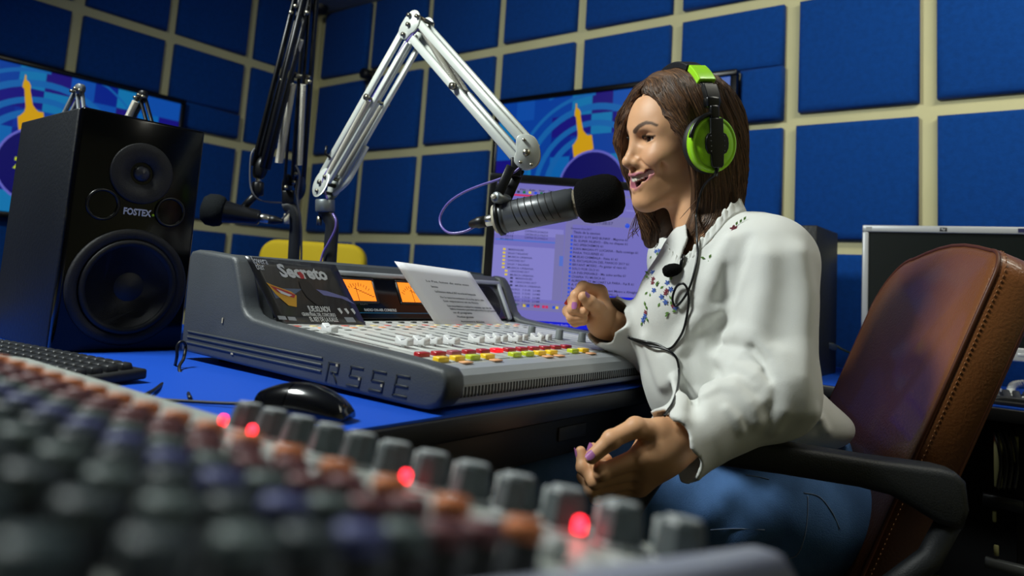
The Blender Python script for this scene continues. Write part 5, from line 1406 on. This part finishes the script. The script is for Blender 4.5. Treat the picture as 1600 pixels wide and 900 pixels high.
# crease between sleeve and front, and the pulls that run from it (photo-measured on the cloth, stored in space)
fold([(1133, 420), (1131, 455), (1126, 492), (1121, 530), (1117, 562), (1122, 600)], .0065, .014, True)
fold([(1166, 372), (1160, 400), (1150, 430), (1140, 462)], .0045, .012, True)
fold([(1199, 405), (1196, 440), (1190, 475), (1182, 515)], .006, .03)
fold([(1136, 528), (1155, 522), (1178, 530), (1196, 550), (1206, 580)], .0085, .014)
fold([(1176, 546), (1190, 566), (1202, 590), (1206, 612)], .006, .010, True)
fold([(1122, 560), (1150, 572), (1178, 590), (1196, 606)], .0085, .016)
fold([(1120, 600), (1146, 606), (1170, 630), (1182, 656)], .007, .015)
fold([(1220, 560), (1226, 600), (1222, 640), (1210, 668)], .008, .018)
fold([(1248, 400), (1254, 460), (1252, 530), (1250, 590), (1256, 640)], .006, .03)
fold([(1085, 500), (1100, 488), (1122, 484)], .007, .016)
fold([(1062, 545), (1072, 520), (1086, 502)], .006, .016)
fold([(1100, 470), (1112, 440), (1124, 405), (1140, 375)], .006, .016)
fold([(1040, 560), (1052, 590), (1060, 625), (1062, 655)], .006, .016)
fold([(1076, 560), (1084, 600), (1086, 640)], .005, .014, True)
fold([(1010, 530), (1022, 560), (1036, 600)], .006, .016)
fold([(1266, 640), (1280, 655), (1290, 672)], .006, .012)
fold([(1124, 600), (1150, 596), (1180, 606), (1196, 622)], .0045, .008)
fold([(1100, 618), (1125, 606), (1150, 610)], .0045, .008)
fold([(1135, 640), (1150, 655), (1158, 672)], .004, .008)
fold([(1176, 640), (1190, 628), (1202, 608)], .0045, .008)
fold([(1130, 548), (1160, 556), (1186, 575)], .0045, .008)
HEM = at(1200, 692, 1.15).z
hemN = Vector((0, 0, 1))
NKC = [cl1]+[march(base_blouse, EYE, ray(px, py), 2.2) for px, py in ((1094, 366), (1076, 390), (1064, 410))]
def blouse(P, cut=True):
    d = base_blouse(P)
    for pts, r, k, sub in FOLDS:
        c = s_chain(P, pts, [r*.55]+[r]*(len(pts)-2)+[r*.55])
        d = smax(d, -c, k) if sub else smin(d, c, k)
    d = d + .0010*nz(P, 30.) + .0003*nz(P, 90., 1.7)
    o = d
    d = np.maximum(d, -(d+.0048))
    # hem, neck and cuff openings
    hz = HEM + .006*np.sin(P[:, 0]*60)+.004*np.sin(P[:, 1]*85)
    low = hz-P[:, 2]
    armL = s_chain(P, [SHL, ELL, WRL+(WRL-ELL)*.4], [.085, .080, .075])
    low = np.where(armL < 0, -1., low)
    d = np.maximum(d, low.astype(f32))
    nk = s_cap(P, cl1+Vector((0, 0, .06)), cl1, .060, .054); nk = np.minimum(nk, s_chain(P, NKC, [.050, .021, .011, .005])); nk = np.minimum(nk, s_cap(P, cl1+Vector((0, 0, .06)), H(-.02, 0, -.06), .07, .06))
    d = np.maximum(d, -nk)
    for w0, w1, e in ((cuffL0, cuffL1, ELL), (cuffR0, cuffR1, ELR)):
        ax = A3((w1-w0).normalized()); t_ = (P-A3(w1)) @ ax
        rad = P-A3(w1)-t_[:, None]*ax; ang = np.arctan2(rad @ A3((w1-w0).orthogonal().normalized()), rad @ A3((w1-w0).normalized().cross((w1-w0).orthogonal().normalized())))
        wave = .004*np.sin(ang*7)
        near = np.sqrt((rad*rad).sum(1)) < .065
        d = np.where(near, np.maximum(d, t_+wave.astype(f32)), d)
    return d.astype(f32)
pts = [b_[0] for b_ in TB]+[SHL, SHR, ELL, ELR, cuffL1, cuffR1, NECK]
lo, hi = bound(pts, .135); hi[2] = NECK.z+.03; lo[2] = HEM-.09
v, q = sdf_mesh(blouse, lo, hi, .0027, slack=1.25)
cotton = mat('white_cotton', '#dcddd8', .8, bump=.15, scale=900, sheen=.15, spec=.25)
bl = mesh_np('blouse', v, q, [cotton], wm)
# ruffled stand collar
def ruffle(path, hgt, amp, n, outdir, name, phase=0.):
    sp = spline(path, n); b = MB(); vs = []; fs = []
    m_ = len(sp); rows_ = 5
    for i, p in enumerate(sp):
        t_ = (sp[min(i+1, m_-1)]-sp[max(i-1, 0)]).normalized(); up_ = outdir(p); sd = t_.cross(up_).normalized()
        for j in range(rows_):
            u = j/(rows_-1); wv = amp*u*math.sin(i*1.15+phase+.6*math.sin(i*.4))+.4*amp*u*math.sin(i*2.7)
            for s in (0,): vs.append(p + up_*(hgt*u*(1+.12*math.sin(i*.9))) + sd*wv)
    for i in range(m_-1):
        for j in range(rows_-1): k = i*rows_+j; fs.append((k, k+1, k+rows_+1, k+rows_))
    b.add(vs, fs); o = b.build(name, cotton, bl)
    md = o.modifiers.new('thickness', 'SOLIDIFY'); md.thickness = .0012
    return o
def surf(px, py, off=.001, fn=base_blouse, dflt=1.15):
    h = march(fn, EYE, ray(px, py), 2.2)
    if h is None: h = at(px, py, dflt)
    return h + (EYE-h).normalized()*off
cpath = [surf(px, py, -.002) for px, py in ((1166, 330), (1150, 336), (1136, 346), (1124, 360), (1110, 376), (1096, 391), (1084, 403), (1073, 414), (1064, 424))]
ruffle(cpath, .022, .0022, 7, lambda p: ((NECK-p)*.6+Vector((0, 0, .10))).normalized(), 'collar_ruffle')
cp2 = [surf(px, py, -.002) for px, py in ((1062, 424), (1055, 418), (1047, 411), (1040, 402), (1036, 392))]
ruffle(cp2, .017, .003, 7, lambda p: ((NECK-p)*.5+Vector((0, 0, .10))).normalized(), 'collar_ruffle', 1.)
cpL = []
# embroidery: small sprigs sewn on the cloth
em_b = mat('thread_blue', '#4a6cc0', .7); em_g = mat('thread_green', '#5f8a3a', .7); em_r = mat('thread_maroon', '#8a3a48', .7)
def blouse_top(P): return blouse(P)
def sprig(items, name='embroidery'):
    for m_, lst in items:
        b = MB()
        for kind, px, py, ang, size in lst:
            h = march(blouse, EYE, ray(px, py), 2.2)
            if h is None: continue
            e = .003; g = np.array([[e, 0, 0], [-e, 0, 0], [0, e, 0], [0, -e, 0], [0, 0, e], [0, 0, -e]], f32)+A3(h)
            s_ = base_blouse(g); n = Vector((float(s_[0]-s_[1]), float(s_[2]-s_[3]), float(s_[4]-s_[5]))).normalized()
            M = frame(h+n*.0004, (CAM_R - n*CAM_R.dot(n)), (-CAM_D)); 
            if (M.to_3x3() @ Vector((0, 0, 1))).dot(n) < 0: continue
            if kind == 'f':
                for q_ in range(5): a = ang+q_*2*math.pi/5; b.prism(ellipse(size*.55, size*.28, 8, (size*.6, 0)), .0007, M=M @ Matrix.Rotation(a, 4, 'Z'))
            elif kind == 'l': b.prism([(0, 0), (size*.5, size*.26), (size, .0), (size*.5, -size*.22)], .0007, M=M @ Matrix.Rotation(ang, 4, 'Z'))
            else: b.prism([(0, -.0005), (size, -.0004), (size, .0004), (0, .0005)], .0007, M=M @ Matrix.Rotation(ang, 4, 'Z'))
        if len(b.bm.verts): o = b.build(name, m_, bl); o['kind'] = 'stuff'
R_d = math.radians
sp_ = {'b': [], 'g': [], 'r': []}
def fl(px, py, s=.0042): sp_['b'].append(('f', px, py, random.random()*6, s))
def lf(px, py, a, s=.0075): sp_['g'].append(('l', px, py, R_d(a), s))
def rd(px, py, s=.0036): sp_['r'].append(('f', px, py, random.random()*6, s))
# two columns of sprigs on the front, one on the far shoulder, single twigs on the near shoulder
for x, y in ((1020, 426), (1022, 454), (1043, 442), (1048, 452), (1034, 464), (1040, 472), (1056, 480), (1008, 494), (1005, 500), (1025, 393), (1030, 392)): fl(x, y)
for x, y in ((1021, 436), (1020, 442), (1040, 458), (1042, 454), (1052, 478), (1009, 488)): rd(x, y)
for x, y, a in ((1014, 428, 90), (1014, 434, 110), (1026, 448, 60), (1012, 456, 190), (1016, 458, 250), (1026, 445, 30), (1049, 438, 70), (1037, 447, 200), (1046, 462, 300), (1048, 470, 280), (1031, 473, 240), (1044, 490, 230), (1050, 487, 20), (1046, 488, 200), (1008, 478, 80), (1011, 484, 100), (1010, 496, 300), (1004, 503, 240), (1018, 400, 190), (1026, 399, 20), (1102, 404, 150), (1106, 407, -60), (1108, 404, 50), (1150, 353, 45), (1156, 349, 40), (1162, 345, 40)): lf(x, y, a)
rd(1146, 358, .0050); rd(1148, 356, .004)
sprig([(em_b, sp_['b']), (em_g, sp_['g']), (em_r, sp_['r'])])
# ---------------------------------------------------------------- jeans
HIPL = at(1235, 800, 1.13); HIPR = HIPL - PL*.19
KNL = HIPL + PF*.40 + PL*.02 + Vector((0, 0, .02)); KNR = HIPR + PF*.41 + Vector((0, 0, .02))
ANL = KNL + PF*.02 + Vector((0, 0, -KNL.z+.09)); ANR = KNR + PF*.02 + Vector((0, 0, -KNR.z+.09))
def jeans_f(P):
    d = s_ell(P, (HIPL+HIPR)/2 - PF*.02, (.165, .115, .110), PR)
    d = smin(d, s_cap(P, (HIPL+HIPR)/2+Vector((0, 0, .03)), (HIPL+HIPR)/2+Vector((0, 0, .085)), .118, .112), .04)
    d = smin(d, s_ell(P, HIPL-PF*.03, (.090, .105, .095), PR), .03)
    for h_, k_, a_ in ((HIPL, KNL, ANL), (HIPR, KNR, ANR)):
        d = smin(d, s_cap(P, h_+PF*.02, k_, .092, .066), .035); d = smin(d, s_cap(P, k_, a_, .064, .048), .025)
    wr = .0022*np.sin((P @ A3(PF))*70 + (P[:, 2])*60) * np.exp(-(((P-A3(HIPL+PF*.10)) @ A3(PF))/.09)**2)
    d = d + wr.astype(f32)
    return np.maximum(np.maximum(d, P[:, 2]-f32(HEM+.004)), f32(.06)-P[:, 2])
lo, hi = bound([HIPL, HIPR, KNL, KNR, ANL, ANR], .17); hi[2] = HEM+.02
v, q = sdf_mesh(jeans_f, lo, hi, .005)
denim = mat('denim', '#4f74a8', .85, bump=.35, scale=900, var=.30, vscale=14, spec=.2, stretch=(1, 1, .6))
je = mesh_np('jeans', v, q, [denim], wm)
st = mat('denim_thread', '#6c7b94', .7)
def seam(pts, name='seam', r=.0008, m_=st):
    P_ = [march(jeans_f, EYE, ray(px, py), 2.4) for px, py in pts]; P_ = [p for p in P_ if p is not None]
    if len(P_) > 1: MB().tube(spline(P_, 5), r, 5).build(name, m_, je)
seam([(1262, 775), (1262, 800), (1258, 835), (1247, 865), (1232, 873)]); seam([(1256, 770), (1280, 776), (1300, 800), (1312, 826)]); seam([(1165, 742), (1185, 745), (1202, 749)])
seam([(1110, 828), (1150, 826), (1195, 828)]); seam([(1232, 873), (1228, 900)])
for s_, an in ((1, ANL), (-1, ANR)):
    M = frame((an.x, an.y, 0), PF, Vector((0, 0, 1)).cross(PF))
    MB(M).prism([(x, y) for x, y in ((-.07, -.035), (.10, -.042), (.16, -.025), (.17, 0), (.16, .025), (.10, .042), (-.07, .035), (-.085, 0))], .062, .018, 3, z0=.002).build('shoe', mat('shoe_black', '#121214', .4), wm)
# ---------------------------------------------------------------- hair
def hair_sdf(P):
    Q = toH(P)
    d = s_ell(Q, (-.016, 0, .036), (.108, .086, .096))
    d = smin(d, s_ell(Q, (-.066, .004, -.035), (.056, .078, .105)), .04)
    d = smin(d, s_ell(Q, (-.030, .068, -.055), (.052, .026, .100)), .03)
    d = smin(d, s_ell(Q, (-.040, .055, -.125), (.050, .028, .055)), .03)
    d = smin(d, s_ell(Q, (-.012, -.070, -.060), (.056, .026, .120)), .03)
    d = smin(d, s_chain(Q, [(.052, -.030, .088), (.076, -.049, .045), (.078, -.061, .005), (.060, -.066, -.045), (.032, -.068, -.11), (.022, -.066, -.185)], [.016, .015, .013, .012, .015, .012], .01), .018)
    d = smin(d, s_chain(Q, [(.036, .004, .106), (.036, .036, .092), (.026, .062, .050), (.008, .075, .0)], [.012, .013, .013, .011], .01), .02)
    face = s_ell(Q, (.088, .016, -.022), (.082, .066, .106)); face = smin(face, s_ell(Q, (.050, .045, -.085), (.045, .045, .075)), .03)
    face = smin(face, s_ell(Q, (.072, .004, .046), (.034, .042, .037)), .02)
    lock = s_chain(Q, [(.052, -.030, .088), (.076, -.049, .045), (.078, -.061, .005), (.060, -.066, -.045), (.032, -.068, -.11), (.022, -.066, -.185)], [.016, .015, .013, .012, .015, .012])
    d = smax(d, -np.maximum(face, -lock), .010)
    d = smax(d, -s_ell(Q, (.010, .0, -.15), (.060, .046, .12)), .012)
    cut = -.178+.25*np.minimum(0, Q[:, 0]) - .0*Q[:, 1]
    d = np.maximum(d, np.where(Q[:, 1] > -.03, (-.150+.30*np.maximum(0, -Q[:, 0]-.03)) - Q[:, 2], -.2-Q[:, 2]))
    gr = .0011*np.sin(Q[:, 0]*260+40*np.sin(Q[:, 1]*9)+Q[:, 2]*25)*np.clip((np.abs(Q[:, 1])-.02)/.03, 0, 1) + .0011*np.sin(Q[:, 1]*240+Q[:, 2]*20)*np.clip((-Q[:, 0]-.02)/.03, 0, 1)
    return ((d+gr)*f32(HS)).astype(f32)
lo, hi = bound([H(.13, .12, .15), H(-.15, -.12, -.22), H(.13, -.12, -.22), H(-.15, .12, .15), H(-.15, -.12, .15), H(.1, .12, -.22)], .0)
v, q = sdf_mesh(hair_sdf, lo, hi, .0022, slack=1.2)
hair_m = mat('hair_brown', '#46301f', .5, spec=.4, var=.35, vscale=70, stretch=(1, 1, .12))
ha = mesh_np('hair', v, q, [hair_m], wm)
HCOL = [mat('hair_strand_dark', '#3a281c', .42), mat('hair_strand_mid', '#503826', .4), mat('hair_strand_light', '#684930', .4), mat('hair_strand_gold', '#7d593a', .4)]
def hproj(P, off):
    for it in range(4):
        e = f32(.002); s0 = hair_sdf(P)
        g = np.stack([(hair_sdf(P+np.eye(3, dtype=f32)[k]*e)-s0)/e for k in range(3)], 1)
        gl = np.maximum(np.linalg.norm(g, axis=1), .3); n = g/gl[:, None]
        P = P - n*np.clip(s0-off, -.02, .02)[:, None]
    return P
rs_ = random.Random(11)
def lerp3(a, b, t_): return tuple(x+(y-x)*t_ for x, y in zip(a, b))
ST = []
def flow(keys, n, jitter=.0026):
    """keys: rows of control points (head space) between which strands are spread"""
    for i in range(n):
        u = rs_.random(); m_ = len(keys)-1; k = min(m_-1, int(u*m_)); f_ = u*m_-k
        row = [lerp3(keys[k][j], keys[k+1][j], f_) for j in range(len(keys[0]))]
        jx = [rs_.gauss(0, jitter) for _ in range(3)]
        row = [(x+jx[0]*(.3+.7*j/len(row)), y+jx[1]*.5, z+jx[2]) for j, (x, y, z) in enumerate(row)]
        row = row[:max(3, int(len(row)*rs_.uniform(.8, 1.01)+.5))]
        ST.append(([H(*p) for p in row], rs_.choice([0, 0, 1, 1, 1, 2, 2, 3])))
part = [(.052, .002, .102), (.03, .008, .122), (-.01, .010, .132), (-.05, .010, .122), (-.085, .006, .098)]
# near side (left of head)
flow([[(.056, .008, .096), (.056, .034, .082), (.046, .060, .050), (.030, .076, .008), (.016, .083, -.04), (.010, .084, -.085), (.010, .076, -.13)],
      [(.044, .006, .104), (.040, .030, .096), (.034, .056, .064), (.020, .074, .018), (.008, .082, -.035), (.006, .084, -.085), (.006, .076, -.13)],
      [(.040, .004, .110), (.034, .038, .098), (.026, .066, .056), (.012, .080, .010), (.000, .089, -.04), (-.004, .090, -.09), (-.002, .082, -.135)],
      [part[1], (.035, .045, .104), (.022, .078, .055), (.004, .090, .008), (-.014, .096, -.04), (-.022, .094, -.09), (-.020, .085, -.14)],
      [part[2], (-.012, .055, .112), (-.016, .086, .055), (-.028, .092, .008), (-.042, .092, -.04), (-.046, .088, -.09), (-.044, .078, -.13)],
      [part[3], (-.055, .048, .100), (-.070, .072, .05), (-.080, .076, .008), (-.082, .074, -.04), (-.080, .070, -.09), (-.072, .062, -.125)],
      [part[4], (-.100, .028, .080), (-.118, .040, .04), (-.122, .045, .0), (-.120, .045, -.045), (-.110, .042, -.085), (-.098, .038, -.118)]], 1900)
# far side and front lock
flow([[(.066, .002, .090), (.078, -.026, .066), (.086, -.046, .030), (.082, -.060, -.005), (.062, -.068, -.05), (.036, -.070, -.11), (.024, -.066, -.175)],
      [part[0], (.070, -.030, .078), (.086, -.051, .038), (.086, -.065, .0), (.070, -.072, -.05), (.044, -.074, -.11), (.028, -.070, -.175)],
      [part[1], (.045, -.040, .095), (.060, -.075, .045), (.055, -.088, .0), (.045, -.092, -.05), (.030, -.088, -.11), (.020, -.080, -.18)],
      [part[3], (-.055, -.048, .100), (-.070, -.072, .05), (-.080, -.076, .008), (-.082, -.074, -.04), (-.080, -.070, -.09), (-.072, -.062, -.15)]], 900)
flow([[(.060, -.050, -.08), (.046, -.062, -.11), (.036, -.064, -.14), (.034, -.058, -.165), (.046, -.052, -.185)],
      [(.050, -.066, -.08), (.040, -.070, -.11), (.026, -.066, -.15), (.016, -.060, -.18), (.010, -.055, -.20)]], 90, .006)
NP_ = 15
def resample(p, n=NP_):
    sp = spline(p, 6); m_ = len(sp)-1
    return [sp[min(m_, int(round(i*m_/(n-1))))] for i in range(n)]
raw = np.array([[list(q_) for q_ in resample(p)] for p, c in ST], f32)
offs = np.repeat(np.array([[rs_.uniform(.0004, .0020)] for _ in ST], f32), NP_, 1).ravel()
allp = hproj(raw.reshape(-1, 3), offs).reshape(len(ST), NP_, 3)
# gentle smoothing along each strand
for it in range(2): allp[:, 1:-1] = .5*allp[:, 1:-1]+.25*(allp[:, :-2]+allp[:, 2:])
allp = hproj(allp.reshape(-1, 3), offs+f32(.0002)).reshape(len(ST), NP_, 3)
tk = np.array([.35+.65*math.sin(math.pi*min(1, .18+.80*i/(NP_-1))) for i in range(NP_)])
cc_ = np.array([c for p, c in ST])
for k, m_ in enumerate(HCOL):
    sel_ = allp[cc_ == k]; rr_ = tk[None]*np.array([rs_.uniform(.00055, .00085) for _ in range(len(sel_))])[:, None]
    strands_np('hair_strands', sel_.astype(np.float64), rr_, m_, ha)
wis = {1: [], 2: [], 3: []}      # layered tips that sweep towards the neck below the cut edge
for i in range(520):
    u = rs_.random(); q = rs_.random()
    x0 = -.085+.085*u; y0 = .072+.016*math.sin(math.pi*min(1, u+.25))
    ln_ = rs_.uniform(.35, 1.)
    fx = .004+.040*q*ln_*u; iy = -.010-.022*q*ln_; dz = -.030-.045*ln_
    p = [(x0+rs_.gauss(0, .003), y0, -.075), (x0+.002+fx*.25, y0+iy*.15+.002, -.110), (x0+fx*.6, y0+iy*.5, -.125+dz*.45), (x0+fx, y0+iy, -.125+dz)]
    wis[rs_.choice([1, 1, 2, 2, 3])].append([list(H(*tuple(x))) for x in resample(p, 12)])
for c, L_s in wis.items():
    arr = np.array(L_s); Pq = arr.reshape(-1, 3).astype(f32)
    for it in range(3):      # lay them on the skin of the neck
        s0 = hn(Pq); g = np.stack([(hn(Pq+np.eye(3, dtype=f32)[k_]*f32(.002))-s0)/.002 for k_ in range(3)], 1); g /= np.maximum(np.linalg.norm(g, axis=1, keepdims=True), .3)
        Pq = Pq + g*np.maximum(0, .0022-s0)[:, None]
    arr = Pq.reshape(arr.shape).astype(np.float64)
    for it in range(2): arr[:, 1:-1] = .5*arr[:, 1:-1]+.25*(arr[:, :-2]+arr[:, 2:])
    rr_ = np.repeat((np.linspace(1, .2, 12)**.7*.0007)[None], len(arr), 0)
    strands_np('hair_tips', arr, rr_, HCOL[c], ha)
b = MB()
for i in range(24):      # loose flyaway hairs at the nape and in front of the far collar
    side = i % 3
    if side == 0: p = [(-.04+rs_.gauss(0, .02), .075, -.10), (-.03+rs_.gauss(0, .02), .085, -.14), (-.02+rs_.gauss(0, .03), .086, -.165)]
    elif side == 1: p = [(.045, -.066, -.12), (.048+rs_.gauss(0, .01), -.066, -.155), (.062+rs_.gauss(0, .008), -.070, -.172+rs_.gauss(0, .006))]
    else: p = [(-.02, .08, -.05), (.0+rs_.gauss(0, .008), .083, -.09), (.012+rs_.gauss(0, .012), .078, -.135)]
    b.tube(spline([H(*x) for x in p], 4), [.0006]*8+[.0002], 4)
o = b.build('flyaway_hairs', HCOL[2], ha); o['kind'] = 'stuff'
# ---------------------------------------------------------------- headphones, cable, lapel microphone, marker in the hand
lime_p = mat('lime_plastic', '#a2e624', .3, coat=.3); hpblk = mat('headphone_black', '#0b0c0e', .3); hpm = mat('headphone_matte', '#17181b', .6)
hp = thing('headphones', 'lime green and black headphones worn over the brown hair', 'headphones', H(-.008, .11, -.004))
def CUP(s): 
    M = HM @ frame((-.008, s*.094, -.010), (0, 0, 1), (1, 0, 0)) if s > 0 else HM @ frame((-.010, s*.094, -.004), (0, 0, 1), (-1, 0, 0))
    # local z must point outward from the head
    zc = M.to_3x3() @ Vector((0, 0, 1)); out = Vector((HR @ np.array((0, s, 0), f32)).tolist())
    if zc.dot(out) < 0: M = M @ Matrix.Rotation(math.pi, 4, 'X')
    return M
for s in (1, -1):
    M = CUP(s) @ Matrix.Diagonal((1.06, .98, 1, 1))
    cu = MB(M).lathe([(.030, -.016), (.043, -.014), (.0475, -.006), (.0475, .001), (.044, .006), (.030, .007)], 44).build('ear_cushion', hpm, hp)
    MB(M).lathe([(.0455, .003), (.0462, .010), (.0440, .0165), (.0400, .0190), (.0385, .0178), (.0370, .0178), (.0330, .0215), (.022, .0235), (0, .024)], 48).build('ear_shell', lime_p, hp)
    b = MB(M); b.prism([(x, y) for x, y in ((.040, -.0125), (.040, .0125), (.017, .0125), (.015, .0175), (.008, .0215), (0, .0225), (-.008, .0215), (-.015, .0175), (-.017, .0125), (-.034, .0115), (-.038, .008), (-.038, -.008), (-.034, -.0115), (-.017, -.0125), (-.015, -.0175), (-.008, -.0215), (0, -.0225), (.008, -.0215), (.015, -.0175), (.017, -.0125))], .006, .0018, 2, z0=.0215)
    b.build('centre_bar', hpblk, hp)
    b = MB(M)
    for k in range(8): b.cyl((-.012+.008*(k % 4), (-.013 if k < 4 else .013), .027), (-.012+.008*(k % 4), (-.013 if k < 4 else .013), .0285), .0008, 8)
    o = b.build('pin_holes', mat('pin_grey', '#6d7074', .4, metal=.5), hp); o['kind'] = 'stuff'
    # yoke: half ring on the front edge, and the slider up to the band
    ya = MB(M); sg = 1 if s > 0 else -1
    ya.tube([(.0475*math.cos(math.radians(a)), .0475*math.sin(math.radians(a))*sg, .019) for a in range(0, 82, 6)], .0038, 8); ya.build('yoke_arm', hpblk, hp)
    MB(M).box((.050, 0, .018), (.022, .017, .010), .003).build('slider', hpblk, hp)
    MB(M).box((.066, 0, .012), (.018, .026, .016), .004).build('hinge_block', hpblk, hp)
# band: arc over the crown in the plane of both cups
def band_pt(a, r=0.): return H(-.010, (.104+r)*math.cos(a), .038+(.098+r)*math.sin(a))
def band(a0, a1, w_, th, m_, name, r=0., n=20):
    b = MB(); vs = []; fs = []
    for i in range(n+1):
        a = math.radians(a0+(a1-a0)*i/n)
        for dx, dr in ((-w_/2, 0), (w_/2, 0), (w_/2, th), (-w_/2, th)):
            p = (-.010+dx, (.104+r+dr)*math.cos(a), .038+(.098+r+dr)*math.sin(a)); vs.append(H(*p))
    for i in range(n):
        for k in range(4): fs.append((i*4+k, i*4+(k+1) % 4, i*4+4+(k+1) % 4, i*4+4+k))
    fs += [(0, 1, 2, 3), (n*4+3, n*4+2, n*4+1, n*4)]
    b.add(vs, fs, smooth=False); o = b.build(name, m_, hp)
    md = o.modifiers.new('bevel', 'BEVEL'); md.width = .002; md.segments = 2; md.limit_method = 'ANGLE'
    return o
band(8, 172, .024, .005, hpblk, 'head_band'); band(62, 118, .030, .012, mat('band_leather', '#1b1c1f', .45, bump=.3, scale=300), 'band_pad', -.004)
band(35, 58, .033, .0125, lime_p, 'band_clip', -.002); band(122, 147, .033, .0125, lime_p, 'band_clip', -.002)
band(10, 30, .026, .012, hpblk, 'band_slider', -.001); band(150, 170, .026, .012, hpblk, 'band_slider', -.001)
# its cable over the blouse
M = CUP(1)
exit_ = M @ Vector((-.042, 0, .024))
def on(px, py, off=.0035): return surf(px, py, off, lambda P: np.minimum(np.minimum(np.minimum(base_blouse(P), blouse(P)), hair_sdf(P)), hn(P)))
t = thing('headphone_cable', 'black headphone cable looping down the front of the white blouse', 'cable', exit_)
path = [exit_, M @ Vector((-.050, .002, .022)), on(1100, 290, .006), on(1092, 312, .006), on(1088, 335, .006), on(1088, 355, .008), on(1089, 374, .008), on(1090, 395), on(1086, 420), on(1079, 445), on(1071, 462), on(1060, 476), on(1053, 476), on(1051, 464), on(1057, 448, .006), on(1067, 443, .008), on(1074, 452, .006), on(1076, 470), on(1073, 495), on(1066, 520), on(1052, 541), on(1042, 546)]
MB().tube(spline(path, 7), .0019, 8).build('upper_run', hpblk, t)
p2 = [on(1042, 546, .004), on(1026, 538), on(1004, 533), on(988, 529), on(982, 527, .004), on(990, 531), on(1010, 539), on(1034, 544, .006), on(1048, 550), on(1058, 562), on(1061, 582), on(1059, 605), on(1052, 628), on(1044, 641), on(1038, 650, .006)]
MB().tube(spline(p2, 7), .0019, 8).build('lower_run', hpblk, t)
MB().cyl(exit_+Vector((0, 0, .004)), M @ Vector((-.054, .002, .022)), .0032, 12).build('strain_relief', hpblk, t)
lm = on(1050, 422, .010)
t = thing('lapel_microphone', 'small black foam lapel microphone clipped at the blouse neckline', 'microphone', lm)
Ml = axial(lm, CAM_R*.95-CAM_D*.25, _up)
MB(Ml).lathe([(0, -.015), (.006, -.0135), (.0092, -.009), (.0102, -.002), (.0092, .006), (.0065, .012), (.004, .0145), (0, .0145)], 20).build('foam_cap', fo, t)
MB().tube([lm+CAM_R*.013-CAM_D*.002, on(1065, 408, .006), on(1068, 398, .006)], .0028, 8).build('clip', hpblk, t)
rt_ = R_['middle'][0]
t = thing('marker_pen', 'small red object held in the raised right hand', 'pen', at(890, 472, 1.21))
MB().tube([at(886, 478, 1.212), at(893, 469, 1.214), at(902, 462, 1.216), at(915, 462, 1.216)], [.0068, .0078, .0062, .004], 10).build('tip', mat('marker_red', '#d83018', .35), t)
# ---------------------------------------------------------------- groups of look-alikes
for o in bpy.data.objects:
    if o.parent is None and 'category' in o.keys():
        k = o.name.split('.')[0]
        g = {'boom_arm': 'spring boom arms on the desk', 'computer_monitor': 'computer monitors on the desks', 'keyboard': 'black computer keyboards', 'desk': 'studio desks', 'microphone_cable': 'microphone cables'}.get(k)
        if g: o['group'] = g
